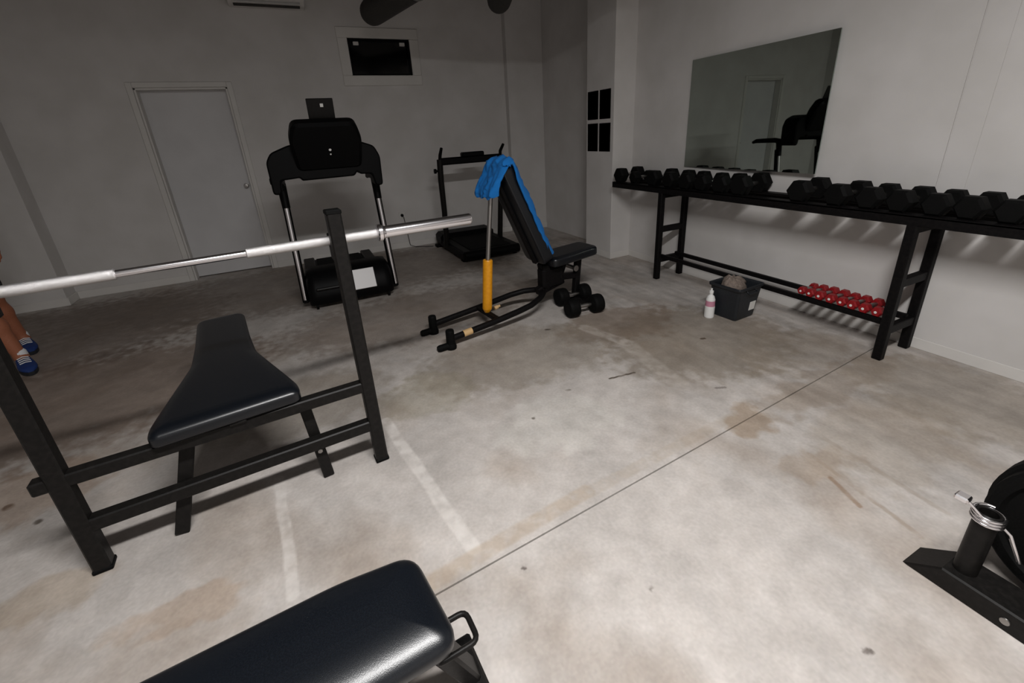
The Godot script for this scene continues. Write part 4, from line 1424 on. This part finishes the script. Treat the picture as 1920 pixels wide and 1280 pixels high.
# ------------------------------------------------------------------ the person at the left edge (surface nets over joined capsules)
func field_mesh(bones: Array, cell: float, k: float) -> SurfaceTool:
	# bones: [a, b, ra, rb]
	var lo := Vector3.INF
	var hi := -Vector3.INF
	for b in bones:
		for q in [[b[0], b[2]], [b[1], b[3]]]:
			lo = lo.min(q[0] - Vector3.ONE * (q[1] + cell * 2.0))
			hi = hi.max(q[0] + Vector3.ONE * (q[1] + cell * 2.0))
	var n := Vector3i(((hi - lo) / cell).ceil()) + Vector3i.ONE * 2
	var nx := n.x
	var ny := n.y
	var nz := n.z
	var f := PackedFloat32Array()
	f.resize(nx * ny * nz)
	f.fill(1e3)
	for b in bones:
		var a: Vector3 = b[0]
		var e: Vector3 = b[1]
		var ra: float = b[2]
		var rb: float = b[3]
		var m: float = max(ra, rb) + k + cell * 2.0
		var l0 := ((a.min(e) - Vector3.ONE * m - lo) / cell).floor()
		var l1 := ((a.max(e) + Vector3.ONE * m - lo) / cell).ceil()
		var d := e - a
		var dd: float = max(d.length_squared(), 1e-9)
		for z in range(max(0, int(l0.z)), min(nz, int(l1.z) + 1)):
			for y in range(max(0, int(l0.y)), min(ny, int(l1.y) + 1)):
				for x in range(max(0, int(l0.x)), min(nx, int(l1.x) + 1)):
					var p := lo + Vector3(x, y, z) * cell
					var t: float = clamp((p - a).dot(d) / dd, 0.0, 1.0)
					var v := p.distance_to(a + d * t) - lerpf(ra, rb, t)
					var i := (z * ny + y) * nx + x
					var o := f[i]
					if o > 900.0:
						f[i] = v
					else:
						var h: float = clamp(0.5 + 0.5 * (o - v) / k, 0.0, 1.0)
						f[i] = lerpf(o, v, h) - k * h * (1.0 - h)
	var vid := {}
	var verts := []
	var nrms := []
	var off := [0, 1, nx, nx + 1, nx * ny, nx * ny + 1, nx * ny + nx, nx * ny + nx + 1]
	var cor := [Vector3(0, 0, 0), Vector3(1, 0, 0), Vector3(0, 1, 0), Vector3(1, 1, 0), Vector3(0, 0, 1), Vector3(1, 0, 1), Vector3(0, 1, 1), Vector3(1, 1, 1)]
	var edges := [[0, 1], [2, 3], [4, 5], [6, 7], [0, 2], [1, 3], [4, 6], [5, 7], [0, 4], [1, 5], [2, 6], [3, 7]]
	for z in nz - 1:
		for y in ny - 1:
			for x in nx - 1:
				var i := (z * ny + y) * nx + x
				var inside := 0
				for c in 8:
					if f[i + off[c]] < 0.0:
						inside += 1
				if inside == 0 or inside == 8:
					continue
				var s := Vector3.ZERO
				var cnt := 0
				for e in edges:
					var v0 := f[i + off[e[0]]]
					var v1 := f[i + off[e[1]]]
					if (v0 < 0.0) != (v1 < 0.0):
						s += cor[e[0]].lerp(cor[e[1]], v0 / (v0 - v1))
						cnt += 1
				var g := Vector3(f[i + off[1]] + f[i + off[3]] + f[i + off[5]] + f[i + off[7]] - f[i] - f[i + off[2]] - f[i + off[4]] - f[i + off[6]],
					f[i + off[2]] + f[i + off[3]] + f[i + off[6]] + f[i + off[7]] - f[i] - f[i + off[1]] - f[i + off[4]] - f[i + off[5]],
					f[i + off[4]] + f[i + off[5]] + f[i + off[6]] + f[i + off[7]] - f[i] - f[i + off[1]] - f[i + off[2]] - f[i + off[3]])
				vid[i] = verts.size()
				verts.append(lo + (Vector3(x, y, z) + s / cnt) * cell)
				nrms.append(g.normalized())
	var st := mb()
	var step := [1, nx, nx * ny]
	for z in range(1, nz - 1):
		for y in range(1, ny - 1):
			for x in range(1, nx - 1):
				var i := (z * ny + y) * nx + x
				for ax in 3:
					if (f[i] < 0.0) == (f[i + step[ax]] < 0.0):
						continue
					var u: int = step[(ax + 1) % 3]
					var w: int = step[(ax + 2) % 3]
					var ids := [i, i - u, i - u - w, i - w]
					if vid.has(ids[0]) and vid.has(ids[1]) and vid.has(ids[2]) and vid.has(ids[3]):
						var q := []
						for id in ids:
							q.append(vid[id])
						tri(st, verts[q[0]], verts[q[1]], verts[q[2]], nrms[q[0]], nrms[q[1]], nrms[q[2]])
						tri(st, verts[q[0]], verts[q[2]], verts[q[3]], nrms[q[0]], nrms[q[2]], nrms[q[3]])
	return st

func build_person() -> void:
	# standing with the near foot at the local origin side, facing the room (local +z)
	var t := thing("person", "person in blue trainers and white socks standing left of the bench", "person", Vector3(-2.20, 0, -4.45), 0.5)
	var near := Vector3(-0.035, 0, 0.25)
	var far := Vector3(0.04, 0, -0.25)
	var hipn := Vector3(-0.21, 0.90, -0.06)
	var hipf := Vector3(-0.05, 0.90, -0.08)
	var kn := Vector3(-0.10, 0.49, 0.25)
	var kf := Vector3(-0.02, 0.49, -0.17)
	var body := []
	for s in [[hipn, kn, near], [hipf, kf, far]]:
		var an: Vector3 = s[2] + Vector3(0, 0.085, 0)
		body.append([s[0], s[1], 0.088, 0.06])
		body.append([s[1], s[1].lerp(an, 0.35) + Vector3(0, 0, -0.018), 0.056, 0.056])
		body.append([s[1].lerp(an, 0.35) + Vector3(0, 0, -0.018), an, 0.055, 0.036])
		body.append([an, s[2] + Vector3(0.0, 0.04, 0.10), 0.036, 0.032])
	var O := Vector3(-0.13, 0, -0.07)
	body.append([O + Vector3(-0.08, 0.94, 0), O + Vector3(0.08, 0.94, 0), 0.105, 0.105])
	body.append([O + Vector3(0, 0.98, 0), O + Vector3(0, 1.18, 0.01), 0.125, 0.13])
	body.append([O + Vector3(-0.05, 1.28, 0), O + Vector3(0.05, 1.28, 0), 0.13, 0.13])
	body.append([O + Vector3(-0.14, 1.40, 0), O + Vector3(0.14, 1.40, 0), 0.065, 0.065])
	body.append([O + Vector3(0, 1.42, 0), O + Vector3(0, 1.52, 0.02), 0.056, 0.052])
	var hands := []
	for s in [-1.0, 1.0]:
		var sh := O + Vector3(0.185 * s, 1.40, 0)
		var el := O + Vector3(0.235 * s, 1.13, -0.06)
		var wr := O + Vector3(0.235 * s, 0.88, -0.02)
		body.append([sh, el, 0.052, 0.042])
		body.append([el, wr, 0.041, 0.027])
		hands.append([wr, s])
	var st := field_mesh(body, 0.017, 0.035)
	# head
	var head := [[O + Vector3(0, 1.63, 0.015), O + Vector3(0, 1.66, 0.0), 0.083, 0.09], [O + Vector3(0, 1.58, 0.045), O + Vector3(0, 1.60, 0.03), 0.05, 0.06],
		[O + Vector3(0, 1.625, 0.10), O + Vector3(0, 1.60, 0.118), 0.010, 0.016], [O + Vector3(-0.085, 1.63, 0.01), O + Vector3(-0.085, 1.60, 0.015), 0.016, 0.012], [O + Vector3(0.085, 1.63, 0.01), O + Vector3(0.085, 1.60, 0.015), 0.016, 0.012],
		[O + Vector3(0, 1.50, 0.015), O + Vector3(0, 1.57, 0.015), 0.052, 0.055]]
	head.append([O + Vector3(-0.02, 1.565, 0.088), O + Vector3(0.02, 1.565, 0.088), 0.009, 0.009])
	st.append_from(field_mesh(head, 0.007, 0.02).commit(), 0, Transform3D())
	for h in hands:
		var w: Vector3 = h[0]
		var s: float = h[1]
		var hb := [[w, w + Vector3(0, -0.05, 0.015), 0.026, 0.026], [w + Vector3(0, -0.05, 0.0), w + Vector3(0, -0.085, 0.005), 0.02, 0.02], [w + Vector3(0, -0.05, 0.04), w + Vector3(0, -0.09, 0.05), 0.02, 0.018]]
		for fi in 4:
			var z0 := -0.012 + fi * 0.021
			var ln: float = [0.05, 0.062, 0.068, 0.06][fi]
			var b0 := w + Vector3(0, -0.085, z0)
			var b1 := b0 + Vector3(-0.008 * s, -ln * 0.55, 0.004)
			var b2 := b1 + Vector3(-0.025 * s, -ln * 0.45, 0.004)
			hb.append([b0, b1, 0.0095, 0.009])
			hb.append([b1, b2, 0.009, 0.0078])
		hb.append([w + Vector3(-0.005 * s, -0.04, 0.045), w + Vector3(-0.02 * s, -0.075, 0.072), 0.013, 0.0105])
		hb.append([w + Vector3(-0.02 * s, -0.075, 0.072), w + Vector3(-0.03 * s, -0.105, 0.075), 0.0105, 0.009])
		st.append_from(field_mesh(hb, 0.006, 0.008).commit(), 0, Transform3D())
	part(st, "body", mats["skin"], t)
	# clothing
	var sh_b := []
	for s in [[hipn, kn], [hipf, kf]]:
		sh_b.append([s[0], s[0].lerp(s[1], 0.78), 0.105, 0.093])
	sh_b.append([O + Vector3(-0.08, 0.95, 0), O + Vector3(0.08, 0.95, 0), 0.118, 0.118])
	part(field_mesh(sh_b, 0.018, 0.03), "shorts", mats["shorts"], t)
	var top := [[O + Vector3(0, 1.0, 0), O + Vector3(0, 1.18, 0.01), 0.142, 0.146], [O + Vector3(-0.05, 1.28, 0), O + Vector3(0.05, 1.28, 0), 0.145, 0.145], [O + Vector3(-0.15, 1.40, 0), O + Vector3(0.15, 1.40, 0), 0.078, 0.078]]
	for s in [-1.0, 1.0]:
		top.append([O + Vector3(0.185 * s, 1.40, 0), O + Vector3(0.222 * s, 1.22, -0.01), 0.066, 0.062])
	part(field_mesh(top, 0.018, 0.03), "shirt", mats["shirt"], t)
	part(field_mesh([[O + Vector3(0, 1.685, -0.02), O + Vector3(0, 1.66, -0.03), 0.088, 0.094]], 0.012, 0.02), "hair", mats["hair"], t)
	for e in [-1.0, 1.0]:
		st = mb()
		lathe(st, axis_t(O + Vector3(0.033 * e, 1.632, 0.083), Vector3.BACK), [Vector2(0.012, 0), Vector2(0.009, 0.006), Vector2(0, 0.009)], 12)
		part(st, "eye", mats["white_plastic"], t)
	for f in [near, far]:
		var an: Vector3 = f + Vector3(0, 0.0, 0)
		part(field_mesh([[an + Vector3(0, 0.075, 0.0), an + Vector3(0, 0.125, 0.0), 0.043, 0.040]], 0.009, 0.01), "sock", mats["sock"], t, "white ankle sock")
		st = mb()
		var g := []
		for i in 13:
			var q := i / 12.0
			var z := lerpf(-0.06, 0.215, q)
			var wd: float = 0.047 * sqrt(max(0.02, 1.0 - pow(abs(q - 0.45) / 0.56, 3.5))) * (0.88 + 0.25 * smoothstep(0.3, 0.75, q))
			var ht: float = lerpf(0.105, 0.062, smoothstep(0.25, 0.85, q)) * (1.0 if q < 0.9 else 1.0 - (q - 0.9) * 4.0)
			var row := []
			for k in 20:
				var a := TAU * k / 20.0
				var cx := cos(a)
				var sy := sin(a)
				row.append(an + Vector3(signf(cx) * pow(abs(cx), 0.7) * wd, 0.024 + (ht - 0.024) * (0.5 + 0.5 * signf(sy) * pow(abs(sy), 0.8)), z))
			g.append(row)
		sheet(st, g, true, false, true)
		var shoe := part(st, "shoe", mats["shoe_blue"], t, "blue trainer")
		st = mb()
		var so := []
		for i in 20:
			var a2 := TAU * i / 20.0
			so.append(Vector2(an.x + cos(a2) * 0.05, an.z + 0.078 + sin(a2) * 0.148))
		prism(st, Transform3D(Basis(Vector3.RIGHT, Vector3(0, 0, 1), Vector3.DOWN), Vector3(0, 0.014, 0)), so, 0.028, 0.004)
		part(st, "sole", mats["shoe_sole"], shoe)
		st = mb()
		for i in 4:
			var zz := 0.06 + i * 0.022
			tube(st, [an + Vector3(-0.03, 0.098 - i * 0.007, zz), an + Vector3(0, 0.108 - i * 0.008, zz + 0.004), an + Vector3(0.03, 0.098 - i * 0.007, zz)], 0.004, 6)
		part(st, "laces", mats["sock"], shoe)
